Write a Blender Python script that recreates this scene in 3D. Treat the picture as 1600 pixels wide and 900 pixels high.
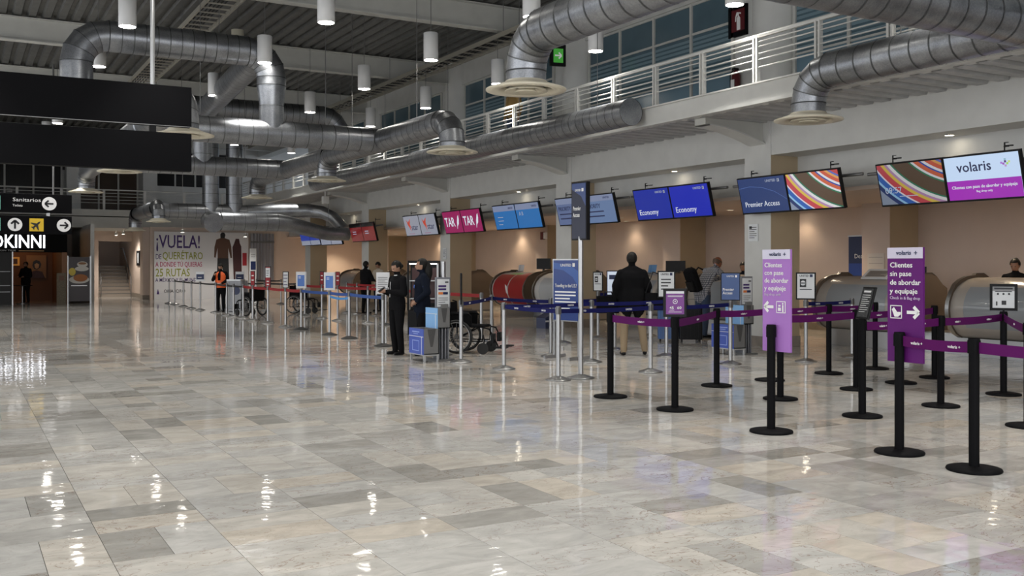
import bpy, bmesh, math, random
from mathutils import Vector, Matrix, Euler
random.seed(7)
for o in list(bpy.data.objects): bpy.data.objects.remove(o)
C = bpy.context.scene.collection
SC = bpy.context.scene
PI = math.pi

# ------------------------------------------------------------------ camera, sky, daylight, exposure
cd = bpy.data.cameras.new('camera'); cam = bpy.data.objects.new('camera', cd); C.objects.link(cam)
cam.location = (0, 0, 1.55); cam.rotation_euler = (PI/2, 0, math.radians(-29.6))
cd.sensor_width = 36; cd.lens = 34.49; cd.shift_y = -35/1600; cd.clip_end = 300; cd.clip_start = .05
SC.camera = cam
W = bpy.data.worlds.new('sky'); SC.world = W; W.use_nodes = True
W.node_tree.nodes['Background'].inputs[0].default_value = (.80, .88, 1, 1)
W.node_tree.nodes['Background'].inputs[1].default_value = 1.2
SC.view_settings.view_transform = 'Standard'; SC.view_settings.look = 'None'
SC.view_settings.exposure = 0; SC.view_settings.gamma = 1
SC.cycles.use_denoising = True
SC.cycles.max_bounces = 7; SC.cycles.diffuse_bounces = 4; SC.cycles.glossy_bounces = 4
SC.cycles.sample_clamp_indirect = 6; SC.cycles.caustics_reflective = False; SC.cycles.caustics_refractive = False

def lamp(kind, name, loc, power, color=(1, 1, 1), size=.1, rot=(0, 0, 0), spot=None, blend=.6, parent=None, sy=None):
    l = bpy.data.lights.new(name, kind); l.energy = power; l.color = color
    if kind == 'AREA':
        l.size = size
        if sy: l.shape = 'RECTANGLE'; l.size_y = sy
    else: l.shadow_soft_size = size
    if kind == 'SPOT': l.spot_size = spot; l.spot_blend = blend
    o = bpy.data.objects.new(name, l); C.objects.link(o); o.location = loc; o.rotation_euler = rot; o.parent = parent
    return o

# daylight through the glazed street front on the hall's open side (x = -7) and the entrance end (y = -7)
lamp('AREA', 'daylight_front', (-7.35, 16, 3.6), 1150, (1, .98, .95), 5.0, (0, math.radians(-90), 0), sy=40)
lamp('AREA', 'daylight_entrance', (2, -6.8, 3.6), 820, (1, .98, .95), 16, (math.radians(90), 0, 0), sy=5.5)

# ------------------------------------------------------------------ materials
MAT = {}
def mat(name, col, rough=.5, metal=0, emit=0, ecol=None, noise=0, nscale=8, spec=.5, bump=0):
    if name in MAT: return MAT[name]
    m = bpy.data.materials.new(name); m.use_nodes = True; MAT[name] = m
    nt = m.node_tree; b = nt.nodes['Principled BSDF']
    c = (*col, 1)
    b.inputs['Base Color'].default_value = c; b.inputs['Roughness'].default_value = rough
    b.inputs['Metallic'].default_value = metal; b.inputs['Specular IOR Level'].default_value = spec
    if emit:
        b.inputs['Emission Color'].default_value = (*(ecol or col), 1); b.inputs['Emission Strength'].default_value = emit
    if noise or bump:
        tc = nt.nodes.new('ShaderNodeTexCoord'); n = nt.nodes.new('ShaderNodeTexNoise')
        n.inputs['Scale'].default_value = nscale; n.inputs['Detail'].default_value = 4
        nt.links.new(tc.outputs['Object'], n.inputs['Vector'])
        if noise:
            r = nt.nodes.new('ShaderNodeMapRange'); r.inputs[1].default_value = .3; r.inputs[2].default_value = .7
            r.inputs[3].default_value = 1-noise; r.inputs[4].default_value = 1+noise
            mx = nt.nodes.new('ShaderNodeVectorMath'); mx.operation = 'SCALE'; mx.inputs[0].default_value = col
            nt.links.new(n.outputs[0], r.inputs[0]); nt.links.new(r.outputs[0], mx.inputs['Scale'])
            nt.links.new(mx.outputs[0], b.inputs['Base Color'])
        if bump:
            bp = nt.nodes.new('ShaderNodeBump'); bp.inputs['Strength'].default_value = bump; bp.inputs['Distance'].default_value = .01
            nt.links.new(n.outputs[0], bp.inputs['Height']); nt.links.new(bp.outputs[0], b.inputs['Normal'])
    return m

WHITE = mat('white_paint', (.60, .60, .58), .55, noise=.04, nscale=3)
BEAM = mat('beam_paint', (.50, .50, .47), .5, noise=.05, nscale=3)
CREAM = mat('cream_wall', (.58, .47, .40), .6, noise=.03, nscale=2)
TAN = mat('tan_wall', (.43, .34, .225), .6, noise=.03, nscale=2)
DECK = mat('galvanised_deck', (.42, .42, .42), .45, .35, noise=.12, nscale=5)
ROOFD = mat('roof_deck', (.115, .115, .11), .55, .3, noise=.15, nscale=4)
BLACK = mat('black_plastic', (.007, .007, .008), .45, spec=.22)
BLACKM = mat('black_powdercoat', (.004, .004, .005), .6, spec=.1)
SIGNBLK = mat('black_sign_board', (.004, .004, .005), .7, spec=.08)
STEEL = mat('brushed_steel', (.40, .40, .40), .33, 1)
DARKSTEEL = mat('dark_steel', (.20, .20, .20), .4, .8)
SILVER = mat('silver_paint', (.55, .56, .57), .35, .7)
DIFF = mat('cream_metal', (.70, .65, .52), .45)
CABLE = mat('cable_tray_metal', (.34, .32, .27), .5, .4)
LAMPW = mat('white_lamp_can', (.72, .72, .72), .45)
LAMPE = mat('lamp_glow', (1, 1, 1), .4, emit=70, ecol=(1, .95, .86))
DOWNE = mat('downlight_glow', (1, 1, 1), .4, emit=30, ecol=(1, .88, .68))
GREYBODY = mat('grey_laminate', (.40, .365, .33), .22, noise=.03, nscale=4)
COUNTERW = mat('white_laminate', (.62, .61, .60), .25)
BROWN = mat('brown_laminate', (.105, .078, .058), .4)
REDP = mat('red_panel', (.36, .02, .025), .3)
GREENP = mat('green_panel', (.10, .38, .10), .4)
BASEB = mat('stone_skirting', (.22, .185, .15), .3, noise=.15, nscale=6)
PANE = mat('blue_grey_pane', (.085, .135, .165), .12, noise=.08, nscale=2)
PANEF = mat('frosted_stripe', (.17, .25, .29), .3)
DARKPANE = mat('dark_pane', (.03, .03, .032), .08)
SKIN = mat('skin', (.36, .20, .13), .55)
SKIN2 = mat('tan_skin', (.30, .155, .095), .55)
HAIR = mat('black_hair', (.008, .007, .006), .55, spec=.25)
BLACKCLOTH = mat('black_cloth', (.008, .008, .009), .9, spec=.08)
NAVYCLOTH = mat('navy_cloth', (.008, .011, .020), .9, spec=.1)
KHAKI = mat('khaki_cloth', (.33, .25, .16), .85)
DENIM = mat('denim', (.035, .055, .10), .85)
ORANGE = mat('orange_hi_vis', (.85, .13, .02), .6)
WHITEC = mat('white_cloth', (.65, .65, .66), .8)
RUBBER = mat('black_rubber', (.014, .014, .014), .6)
PURPLE = mat('purple_print', (.11, .010, .145), .5, spec=.2)
LILAC = mat('lilac_print', (.38, .17, .53), .4, spec=.3)
BELTP = mat('purple_webbing', (.10, .006, .10), .7, spec=.15)
BELTN = mat('navy_webbing', (.008, .010, .09), .7, spec=.15)
BELTR = mat('red_webbing', (.28, .008, .012), .6)
BELTB = mat('blue_webbing', (.02, .07, .28), .6)
BELTK = mat('black_webbing', (.012, .012, .014), .6)
PAPER = mat('paper', (.70, .72, .74), .5)
INKW = mat('white_ink', (.80, .80, .80), .5)
INKK = mat('black_ink', (.02, .02, .025), .5)
NAVYP = mat('navy_print', (.012, .022, .085), .4)
BLUEP = mat('blue_print', (.02, .06, .30), .4)
SKYP = mat('light_blue_print', (.18, .38, .68), .4)
ORP = mat('orange_print', (.70, .20, .05), .5)

def duct_material():
    m = bpy.data.materials.new('galvanised_duct'); m.use_nodes = True; nt = m.node_tree; b = nt.nodes['Principled BSDF']
    tc = nt.nodes.new('ShaderNodeTexCoord')
    v = nt.nodes.new('ShaderNodeTexVoronoi'); v.inputs['Scale'].default_value = 60
    n = nt.nodes.new('ShaderNodeTexNoise'); n.inputs['Scale'].default_value = 3; n.inputs['Detail'].default_value = 5
    for q in (v, n): nt.links.new(tc.outputs['Object'], q.inputs['Vector'])
    mx = nt.nodes.new('ShaderNodeMix'); mx.data_type = 'RGBA'; mx.inputs[0].default_value = .25
    nt.links.new(n.outputs[0], mx.inputs[6]); nt.links.new(v.outputs['Color'], mx.inputs[7])
    bw = nt.nodes.new('ShaderNodeRGBToBW'); nt.links.new(mx.outputs[2], bw.inputs[0])
    cr = nt.nodes.new('ShaderNodeValToRGB'); cr.color_ramp.elements[0].position = .3; cr.color_ramp.elements[1].position = .7
    cr.color_ramp.elements[0].color = (.23, .24, .26, 1); cr.color_ramp.elements[1].color = (.38, .395, .42, 1)
    nt.links.new(bw.outputs[0], cr.inputs[0]); nt.links.new(cr.outputs[0], b.inputs['Base Color'])
    mr = nt.nodes.new('ShaderNodeMapRange'); mr.inputs[3].default_value = .26; mr.inputs[4].default_value = .46
    nt.links.new(bw.outputs[0], mr.inputs[0]); nt.links.new(mr.outputs[0], b.inputs['Roughness'])
    b.inputs['Metallic'].default_value = .92
    return m
DUCT = duct_material()
SEAM = mat('duct_seam', (.14, .145, .15), .5, .8)

def marble_material():
    m = bpy.data.materials.new('polished_marble'); m.use_nodes = True; nt = m.node_tree; b = nt.nodes['Principled BSDF']
    N = nt.nodes.new; L = nt.links.new
    geo = N('ShaderNodeNewGeometry'); oi = N('ShaderNodeObjectInfo')
    add = N('ShaderNodeMath'); add.operation = 'ADD'; L(geo.outputs['Random Per Island'], add.inputs[0]); L(oi.outputs['Random'], add.inputs[1])
    sc_ = N('ShaderNodeMath'); sc_.operation = 'MULTIPLY'; sc_.inputs[1].default_value = 917.3; L(add.outputs[0], sc_.inputs[0])
    wn = N('ShaderNodeTexWhiteNoise'); wn.noise_dimensions = '1D'; L(sc_.outputs[0], wn.inputs['W'])
    off = N('ShaderNodeVectorMath'); off.operation = 'SCALE'; off.inputs['Scale'].default_value = 40; L(wn.outputs['Color'], off.inputs[0])
    pos = N('ShaderNodeVectorMath'); pos.operation = 'ADD'; L(geo.outputs['Position'], pos.inputs[0]); L(off.outputs[0], pos.inputs[1])
    st = N('ShaderNodeMapping'); st.inputs['Scale'].default_value = (1.2, 2.0, 1); st.inputs['Rotation'].default_value = (0, 0, .25); L(pos.outputs[0], st.inputs[0])
    cr = N('ShaderNodeValToRGB'); e = cr.color_ramp.elements; e[0].position = 0; e[0].color = (.37, .355, .325, 1); e[1].position = 1; e[1].color = (.64, .575, .49, 1)
    for p, c in ((.10, (.44, .425, .395, 1)), (.22, (.53, .52, .495, 1)), (.55, (.60, .585, .555, 1)), (.80, (.62, .59, .54, 1))):
        q = e.new(p); q.color = c
    L(wn.outputs['Value'], cr.inputs[0])
    n1 = N('ShaderNodeTexNoise'); n1.inputs['Scale'].default_value = 2.4; n1.inputs['Detail'].default_value = 9; n1.inputs['Roughness'].default_value = .62; n1.inputs['Distortion'].default_value = .9
    L(st.outputs[0], n1.inputs['Vector'])
    mr = N('ShaderNodeMapRange'); mr.inputs[1].default_value = .32; mr.inputs[2].default_value = .68; mr.inputs[3].default_value = .80; mr.inputs[4].default_value = 1.13
    L(n1.outputs[0], mr.inputs[0])
    mul = N('ShaderNodeVectorMath'); mul.operation = 'SCALE'; L(cr.outputs[0], mul.inputs[0]); L(mr.outputs[0], mul.inputs['Scale'])
    vein = N('ShaderNodeTexNoise'); vein.inputs['Scale'].default_value = 2.6; vein.inputs['Detail'].default_value = 8; vein.inputs['Distortion'].default_value = 2.2
    L(st.outputs[0], vein.inputs['Vector'])
    ab = N('ShaderNodeMath'); ab.operation = 'SUBTRACT'; ab.inputs[1].default_value = .5; L(vein.outputs[0], ab.inputs[0])
    a2 = N('ShaderNodeMath'); a2.operation = 'ABSOLUTE'; L(ab.outputs[0], a2.inputs[0])
    vr = N('ShaderNodeMapRange'); vr.inputs[1].default_value = 0; vr.inputs[2].default_value = .012; vr.inputs[3].default_value = .8; vr.inputs[4].default_value = 0
    L(a2.outputs[0], vr.inputs[0])
    sep = N('ShaderNodeSeparateColor'); L(wn.outputs['Color'], sep.inputs[0])
    vm = N('ShaderNodeMath'); vm.operation = 'MULTIPLY'; L(vr.outputs[0], vm.inputs[0]); L(sep.outputs[1], vm.inputs[1])
    mx = N('ShaderNodeMix'); mx.data_type = 'RGBA'; L(vm.outputs[0], mx.inputs[0]); L(mul.outputs[0], mx.inputs[6]); mx.inputs[7].default_value = (.22, .12, .07, 1)
    L(mx.outputs[2], b.inputs['Base Color'])
    b.inputs['Roughness'].default_value = .045; b.inputs['Specular IOR Level'].default_value = .32
    wv = N('ShaderNodeTexNoise'); wv.inputs['Scale'].default_value = 5; wv.inputs['Detail'].default_value = 2; L(geo.outputs['Position'], wv.inputs['Vector'])
    bp = N('ShaderNodeBump'); bp.inputs['Strength'].default_value = .8; bp.inputs['Distance'].default_value = .003
    L(wv.outputs[0], bp.inputs['Height']); L(bp.outputs[0], b.inputs['Normal'])
    return m
MARBLE = marble_material()
GROUT = mat('dark_grout', (.05, .047, .043), .7)

# ------------------------------------------------------------------ builders
class B:
    """collects faces; build() links them as one mesh object"""
    def __init__(s): s.v = []; s.f = []; s.m = []; s.s = []
    def add(s, vs, fs, mi=0, sm=False):
        n = len(s.v); s.v += [tuple(v) for v in vs]
        for f in fs: s.f.append([i+n for i in f]); s.m.append(mi); s.s.append(sm)
        return s
    def box(s, a, b, mi=0):
        x0, y0, z0 = (min(a[i], b[i]) for i in range(3)); x1, y1, z1 = (max(a[i], b[i]) for i in range(3))
        return s.add([(x0,y0,z0),(x1,y0,z0),(x1,y1,z0),(x0,y1,z0),(x0,y0,z1),(x1,y0,z1),(x1,y1,z1),(x0,y1,z1)],
                     [(0,3,2,1),(4,5,6,7),(0,1,5,4),(1,2,6,5),(2,3,7,6),(3,0,4,7)], mi)
    def rbox(s, a, b, r, mi=0):
        """box whose vertical edges are rounded"""
        x0, y0, z0 = (min(a[i], b[i]) for i in range(3)); x1, y1, z1 = (max(a[i], b[i]) for i in range(3))
        p = []
        for cx, cy, st in ((x1-r, y1-r, 0), (x0+r, y1-r, 1), (x0+r, y0+r, 2), (x1-r, y0+r, 3)):
            for k in range(4): t = (st+k/3)*PI/2; p.append((cx+r*math.cos(t), cy+r*math.sin(t)))
        return s.prism(p, z0, z1, mi)
    def prism(s, p, z0, z1, mi=0, ax='z', sm=False):
        """polygon p extruded along an axis: z: (x,y), y: (x,z), x: (y,z)"""
        def q(a, b, c): return {'z': (a, b, c), 'y': (a, c, b), 'x': (c, a, b)}[ax]
        n = len(p); vs = [q(*k, z0) for k in p] + [q(*k, z1) for k in p]
        s.add(vs, [list(range(n))[::-1], list(range(n, 2*n))], mi)
        return s.add(vs, [(i, (i+1) % n, n+(i+1) % n, n+i) for i in range(n)], mi, sm)
    def cyl(s, a, b, r0, r1=None, n=16, mi=0, cap=True, sm=True):
        a = Vector(a); b = Vector(b); r1 = r0 if r1 is None else r1; d = (b-a)
        if d.length < 1e-6: return s
        d.normalize(); u = d.orthogonal().normalized() if abs(d.z) < .99 else Vector((1, 0, 0)); w = d.cross(u)
        vs = []
        for c, r in ((a, r0), (b, r1)):
            for i in range(n): t = 2*PI*i/n; vs.append(c+(u*math.cos(t)+w*math.sin(t))*r)
        s.add(vs, [(i, (i+1) % n, n+(i+1) % n, n+i) for i in range(n)], mi, sm)
        if cap: s.add(vs, [list(range(n))[::-1], list(range(n, 2*n))], mi)
        return s
    def lathe(s, prof, c=(0, 0, 0), n=24, mi=0, cap=True):
        """(r,z) profile round the vertical axis"""
        vs = []; k = len(prof)
        for r, z in prof:
            for i in range(n): t = 2*PI*i/n; vs.append((c[0]+r*math.cos(t), c[1]+r*math.sin(t), c[2]+z))
        s.add(vs, [(j*n+i, j*n+(i+1) % n, (j+1)*n+(i+1) % n, (j+1)*n+i) for j in range(k-1) for i in range(n)], mi, True)
        if cap: s.add(vs, [list(range(n))[::-1], list(range((k-1)*n, k*n))], mi)
        return s
    def tube(s, pts, r, n=12, mi=0, cap=True, sm=True):
        P = [Vector(p) for p in pts]; R = r if isinstance(r, (list, tuple)) else [r]*len(P); vs = []; prev = None
        for i, p in enumerate(P):
            t = ((P[min(i+1, len(P)-1)]-p).normalized() + (p-P[max(i-1, 0)]).normalized())
            t = t.normalized() if t.length > 1e-6 else Vector((0, 0, 1))
            if prev is None: u = t.orthogonal().normalized()
            else: u = (prev-t*prev.dot(t)); u = u.normalized() if u.length > 1e-6 else t.orthogonal().normalized()
            prev = u; w = t.cross(u)
            for k in range(n): a = 2*PI*k/n; vs.append(p+(u*math.cos(a)+w*math.sin(a))*R[i])
        s.add(vs, [(j*n+i, j*n+(i+1) % n, (j+1)*n+(i+1) % n, (j+1)*n+i) for j in range(len(P)-1) for i in range(n)], mi, sm)
        if cap: s.add(vs, [list(range(n))[::-1], list(range((len(P)-1)*n, len(P)*n))], mi)
        return s
    def ball(s, c, r, n=12, mi=0):
        rx, ry, rz = r if isinstance(r, (tuple, list)) else (r, r, r); vs = []; m = n//2+1
        for j in range(m):
            a = -PI/2+PI*(j+.0)/(m-1); a = max(-PI/2+.02, min(PI/2-.02, a))
            for i in range(n): t = 2*PI*i/n; vs.append((c[0]+rx*math.cos(a)*math.cos(t), c[1]+ry*math.cos(a)*math.sin(t), c[2]+rz*math.sin(a)))
        s.add(vs, [(j*n+i, j*n+(i+1) % n, (j+1)*n+(i+1) % n, (j+1)*n+i) for j in range(m-1) for i in range(n)], mi, True)
        return s.add(vs, [list(range(n))[::-1], list(range((m-1)*n, m*n))], mi, True)
    def quad(s, a, b, c, d, mi=0): return s.add([a, b, c, d], [(0, 1, 2, 3)], mi)
    def build(s, name, m, parent=None, loc=(0, 0, 0), rot=(0, 0, 0)):
        me = bpy.data.meshes.new(name); me.from_pydata(s.v, [], s.f)
        for x in (m if isinstance(m, (list, tuple)) else [m]): me.materials.append(x)
        me.polygons.foreach_set('material_index', s.m); me.polygons.foreach_set('use_smooth', s.s)
        bm = bmesh.new(); bm.from_mesh(me); bmesh.ops.recalc_face_normals(bm, faces=bm.faces); bm.to_mesh(me); bm.free()
        return link(name, me, parent, loc, rot)
def link(name, me, parent=None, loc=(0, 0, 0), rot=(0, 0, 0)):
    o = bpy.data.objects.new(name, me); C.objects.link(o); o.parent = parent; o.location = loc; o.rotation_euler = rot
    return o
def tag(o, label=None, cat=None, group=None, kind=None):
    for k, v in (('label', label), ('category', cat), ('group', group), ('kind', kind)):
        if v: o[k] = v
    return o
def thing(name, label, cat, loc=(0, 0, 0), rz=0, group=None):
    o = bpy.data.objects.new(name, None); o.empty_display_size = .1; C.objects.link(o); o.location = loc; o.rotation_euler = (0, 0, rz)
    return tag(o, label, cat, group)
def struct(name, b, m, parent=None):
    o = b.build(name, m, parent)
    if not parent: o['kind'] = 'structure'
    return o
def copy_tree(o, parent=None):
    c = o.copy(); C.objects.link(c); c.parent = parent
    for ch in o.children: copy_tree(ch, c)
    return c
def text(s, m, parent, x, z, h, y=-.003, width=None, align='LEFT', bold=0, squash=1, name='lettering', lines=1.25, maxw=None):
    """flat lettering in the plane of a panel that faces local -y; (x, z) is the baseline, h the height of a capital"""
    cu = bpy.data.curves.new('t', 'FONT'); cu.body = s; cu.size = 1; cu.align_x = align; cu.space_line = lines/1.0
    cu.resolution_u = 2; cu.offset = bold; cu.extrude = .004
    t = bpy.data.objects.new('t', cu)
    me = bpy.data.meshes.new_from_object(t); bpy.data.objects.remove(t); bpy.data.curves.remove(cu)
    xs = [v.co.x for v in me.vertices]
    if not xs: return None
    k = h/.69; w = (max(xs)-min(xs))*k; kx = k*squash
    if width: kx = k*width/w
    if maxw and (max(xs)-min(xs))*kx > maxw: kx *= maxw/((max(xs)-min(xs))*kx)
    for v in me.vertices: v.co = (v.co.x*kx, -v.co.z*.4, v.co.y*k)
    me.materials.clear(); me.materials.append(m)
    for p in me.polygons: p.material_index = 0
    return link(name, me, parent, (x, y, z))
FACE_W = -PI/2       # turns a panel that faces -y so that it faces the hall (-x)

# ------------------------------------------------------------------ floor: marble tiles laid in two directions
MOD = .62
fl = struct('floor', B().box((-7, -7, -.2), (19, 60, -.006)), GROUT)
def tile_shape(w, d):
    hx, hy = w/2-.0016, d/2-.0016
    return B().add([(-hx,-hy,0),(hx,-hy,0),(hx,hy,0),(-hx,hy,0),(-hx,-hy,-.008),(hx,-hy,-.008),(hx,hy,-.008),(-hx,hy,-.008)],
                   [(0,1,2,3),(0,4,5,1),(1,5,6,2),(2,6,7,3),(3,7,4,0)])
SHAPES = [tile_shape(MOD, MOD/2), tile_shape(MOD/2, MOD), tile_shape(MOD/2, MOD/2)]
cells = []
ca, sa = math.cos(math.radians(29.6)), math.sin(math.radians(29.6))
for i in range(-12, 30):
    x = .718+.31+MOD*i; oy = random.choice((0, .31))
    for j in range(-22, 78):
        y = 5.79+MOD*j+oy; q = random.random(); h = MOD/4
        if q < .55: new = [(0, x, y-h), (0, x, y+h)]
        elif q < .82: new = [(1, x-h, y), (1, x+h, y)]
        elif q < .92: new = [(0, x, y-h), (2, x-h, y+h), (2, x+h, y+h)]
        else: new = [(0, x, y+h), (2, x-h, y-h), (2, x+h, y-h)]
        for k, tx, ty in new:
            if tx > 18.6 or tx < -6.9 or (ty > 52 and tx > 9): continue
            d = tx*sa+ty*ca; l = tx*ca-ty*sa
            cells.append((0 if d > 4.6 and abs(l)/d < .56 else 1, d, k, tx, ty))
cells.sort()
proto = {}; rest = B()
for n, (q, d, k, x, y) in enumerate(cells):
    if n < 300 and q == 0:
        if k in proto: o = proto[k].copy(); C.objects.link(o)
        else: o = proto[k] = SHAPES[k].build('tile', MARBLE)
        o.parent = fl; o.location = (x, y, 0)
        o.rotation_euler = (random.uniform(-.0011, .0011), random.uniform(-.0011, .0011), 0)
    elif q == 0 or d > -3:
        tx, ty = random.uniform(-.0011, .0011), random.uniform(-.0011, .0011)
        rest.add([(x+a, y+b, c+a*ty+b*tx) for a, b, c in SHAPES[k].v], SHAPES[k].f)
r_ = rest.build('tile_field', MARBLE, fl); r_['kind'] = 'stuff'

# ------------------------------------------------------------------ side with the check-in counters
BAY = 6.9; Y0 = 13.7                       # near face of a column; the bays repeat
CY = [Y0+BAY*k for k in range(-2, 5)]      # six columns, last one at the far end
wr = B()
wr.box((13.42, -7, 3.64), (14.1, 47, 4.335)); wr.box((14.1, -7, 2.97), (14.3, 47, 3.7))
struct('wall_right', wr, WHITE)
struct('ceiling_lower', B().box((14.02, -7, 2.9), (18.2, 47, 2.97)), CREAM)
struct('wall_right_back', B().box((18.1, -7, -.1), (18.3, 47, 2.95)), CREAM)
struct('baseboard_right', B().box((18.07, -7, 0), (18.1, 47, .18)), BASEB)
for k, y in enumerate(CY):
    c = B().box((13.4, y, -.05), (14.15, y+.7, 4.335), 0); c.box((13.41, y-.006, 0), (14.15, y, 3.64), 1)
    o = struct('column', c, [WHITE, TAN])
    B().box((13.385, y-.02, 0), (14.16, y+.71, .2)).build('skirting', BASEB, o)
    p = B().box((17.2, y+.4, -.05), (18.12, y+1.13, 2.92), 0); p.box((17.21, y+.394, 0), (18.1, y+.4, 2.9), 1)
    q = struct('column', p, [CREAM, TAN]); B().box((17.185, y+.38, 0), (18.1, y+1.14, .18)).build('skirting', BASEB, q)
    # curved bracket carrying the gallery edge
    pr = [(13.42, 4.27), (13.42, 3.86)]
    for t in range(9): a = t/8; pr.append((13.42-.02-1.36*a, 3.88+.27*math.sin(a*PI/2)))
    pr += [(11.98, 4.15), (11.98, 4.27)]
    br = B().prism(pr, y+.2, y+.5, 0, 'y'); br.build('bracket', BEAM, o)
    f2 = B()
    for t in range(8):
        a, b_ = t/8, (t+1)/8
        z0, z1 = 3.88+.27*math.sin(a*PI/2), 3.88+.27*math.sin(b_*PI/2)
        x0, x1 = 13.40-1.36*a, 13.40-1.36*b_
        f2.add([(x0, y+.14, z0), (x1, y+.14, z1), (x1, y+.56, z1), (x0, y+.56, z0), (x0, y+.14, z0-.025), (x1, y+.14, z1-.025), (x1, y+.56, z1-.025), (x0, y+.56, z0-.025)],
               [(0,1,2,3), (4,7,6,5), (0,4,5,1), (2,6,7,3)])
    f2.build('bracket_flange', WHITE, o)

def corrugate(x0, x1, ya, yb, z, pitch, dep, along):
    """folded deck; along = axis the ribs run on"""
    b = B(); a = x0 if along == 'y' else ya; end = x1 if along == 'y' else yb; pr = []
    while a < end:
        pr += [(a, z), (a+pitch*.28, z), (a+pitch*.40, z-dep), (a+pitch*.88, z-dep)]; a += pitch
    pr.append((a, z))
    n = len(pr); vs = []
    for e in ((ya, yb) if along == 'y' else (x0, x1)):
        vs += [(p, e, q) if along == 'y' else (e, p, q) for p, q in pr]
    b.add(vs, [(i, i+1, n+i+1, n+i) for i in range(n-1)])
    return b
# gallery deck
gf = struct('floor_gallery', B().box((11.9, -7, 4.36), (19, 60, 4.6)), WHITE)
corrugate(11.9, 13.45, -7, 50, 4.35, .35, .085, 'x').build('deck_sheet', DECK, gf)
gb = B().box((11.8, -7, 4.30), (11.88, 50, 4.62)); gb.box((11.74, -7, 4.275), (11.98, 50, 4.30)); gb.box((11.74, -7, 4.62), (11.98, 50, 4.645))
struct('beam_gallery_edge', gb, WHITE)
# gallery railing
rail = thing('gallery_railing', 'long white railing with five thin bars along the gallery above the counters', 'railing', (11.86, 20, 4.645))
B().cyl((0, -27, .80), (0, 28, .80), .035, n=10).box((-.03, -27, .765), (.03, 28, .785)).build('handrail', WHITE, rail)
for z in (.70, .62, .50, .40, .27): B().cyl((0, -27, z), (0, 28, z), .013, n=6).build('bar', WHITE, rail)
pb = B().box((-.04, -.055, 0), (.04, -.02, .78)).box((-.04, .02, 0), (.04, .055, .78)).box((-.05, -.07, 0), (.05, .07, .015))
p0 = pb.build('post', WHITE, rail); 
for i in range(40):
    yy = -27+.14+1.38*i
    if yy > 27.9: break
    q = p0 if i == 0 else p0.copy()
    if i: C.objects.link(q)
    q.location = (0, yy, 0)
# upper storey: round columns, window bands
for y in CY:
    yc = y+.35
    B_ = B().lathe([(.5, 4.6), (.5, 6.2)], (13.95, yc, 0), 32, cap=False).lathe([(.49, 6.19), (.49, 6.22)], (13.95, yc, 0), 32, cap=False).lathe([(.5, 6.21), (.5, 7.95)], (13.95, yc, 0), 32, cap=False)
    struct('column_round', B_, WHITE)
ub = B().box((13.75, -7, 7.19), (14.3, 60, 7.95)).box((13.86, -7, 4.6), (14.1, 60, 4.68))
for y in CY: ub.box((13.86, y-.2, 4.6), (14.1, y+1.5, 7.2))
struct('wall_upper', ub, WHITE)
wn = 0
for y in CY[:-1]:
    wn += 1
    ya, yb = y+1.5, y+BAY-.2; n = 4; w = (yb-ya)/n
    fr = B()
    for i in range(n+1): fr.box((13.80, ya+w*i-.035, 4.68), (13.9, ya+w*i+.035, 7.19))
    fr.box((13.81, ya, 6.5), (13.89, yb, 6.55)); fr.box((13.81, ya, 4.66), (13.89, yb, 4.72)); fr.box((13.81, ya, 7.14), (13.89, yb, 7.2)); fr.box((13.81, ya, 5.52), (13.89, yb, 5.56))
    wo = struct('window_%d' % wn, fr, SILVER if 0 else BEAM)
    for i in range(n):
        a, b_ = ya+w*i+.035, ya+w*(i+1)-.035
        B().box((13.84, a, 5.54), (13.855, b_, 7.15)).build('pane', PANE, wo); B().box((13.84, a, 4.7), (13.855, b_, 5.54)).build('pane', mat('pale_blue_pane', (.15, .24, .31), .2), wo)
        st = B()
        for q in range(9): st.box((13.836, a, 5.62+q*.095), (13.84, b_, 5.675+q*.095))
        st.build('frosted_stripe', PANEF, wo)
# ------------------------------------------------------------------ roof deck and frames
cl = struct('ceiling', B().box((-7, -7, 7.98), (19, 60, 8.2)), ROOFD)
corrugate(-7, 14, -7, 60, 7.97, .34, .08, 'y').build('roof_sheet', ROOFD, cl)
for y in [Y0+.35+BAY*k for k in range(-3, 6)]:
    b = B().box((-7, y-.02, 7.28), (13.9, y+.02, 7.83)).box((-7, y-.13, 7.25), (13.9, y+.13, 7.28)).box((-7, y-.13, 7.83), (13.9, y+.13, 7.86))
    struct('beam', b, BEAM)
# other walls
wl = B()
for i in range(8): y = -7+i*6.9; wl.box((-7.1, y, 0), (-6.9, y+.5, 8))
wl.box((-7.1, -7, 6), (-6.9, 60, 8)).box((-7.1, -7, -.1), (-6.9, 60, .5)); wl.box((-7.1, 36, 0), (-6.9, 60, 8))
for i in range(36): y = -6.5+i*1.2; wl.box((-7.04, y-.03, .5), (-6.96, y+.03, 6))
for z in (2.6, 4.3): wl.box((-7.04, -7, z-.03), (-6.96, 38, z+.03))
struct('wall_left', wl, BEAM)
wb = B().box((-7, -7.1, 6.2), (19, -6.9, 8)).box((10.5, -7.1, 0), (19, -6.9, 8))
for i in range(12): x = -7+i*1.6; wb.box((x-.04, -7.04, 0), (x+.04, -6.96, 6.2))
struct('wall_entrance', wb, BEAM)

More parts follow.
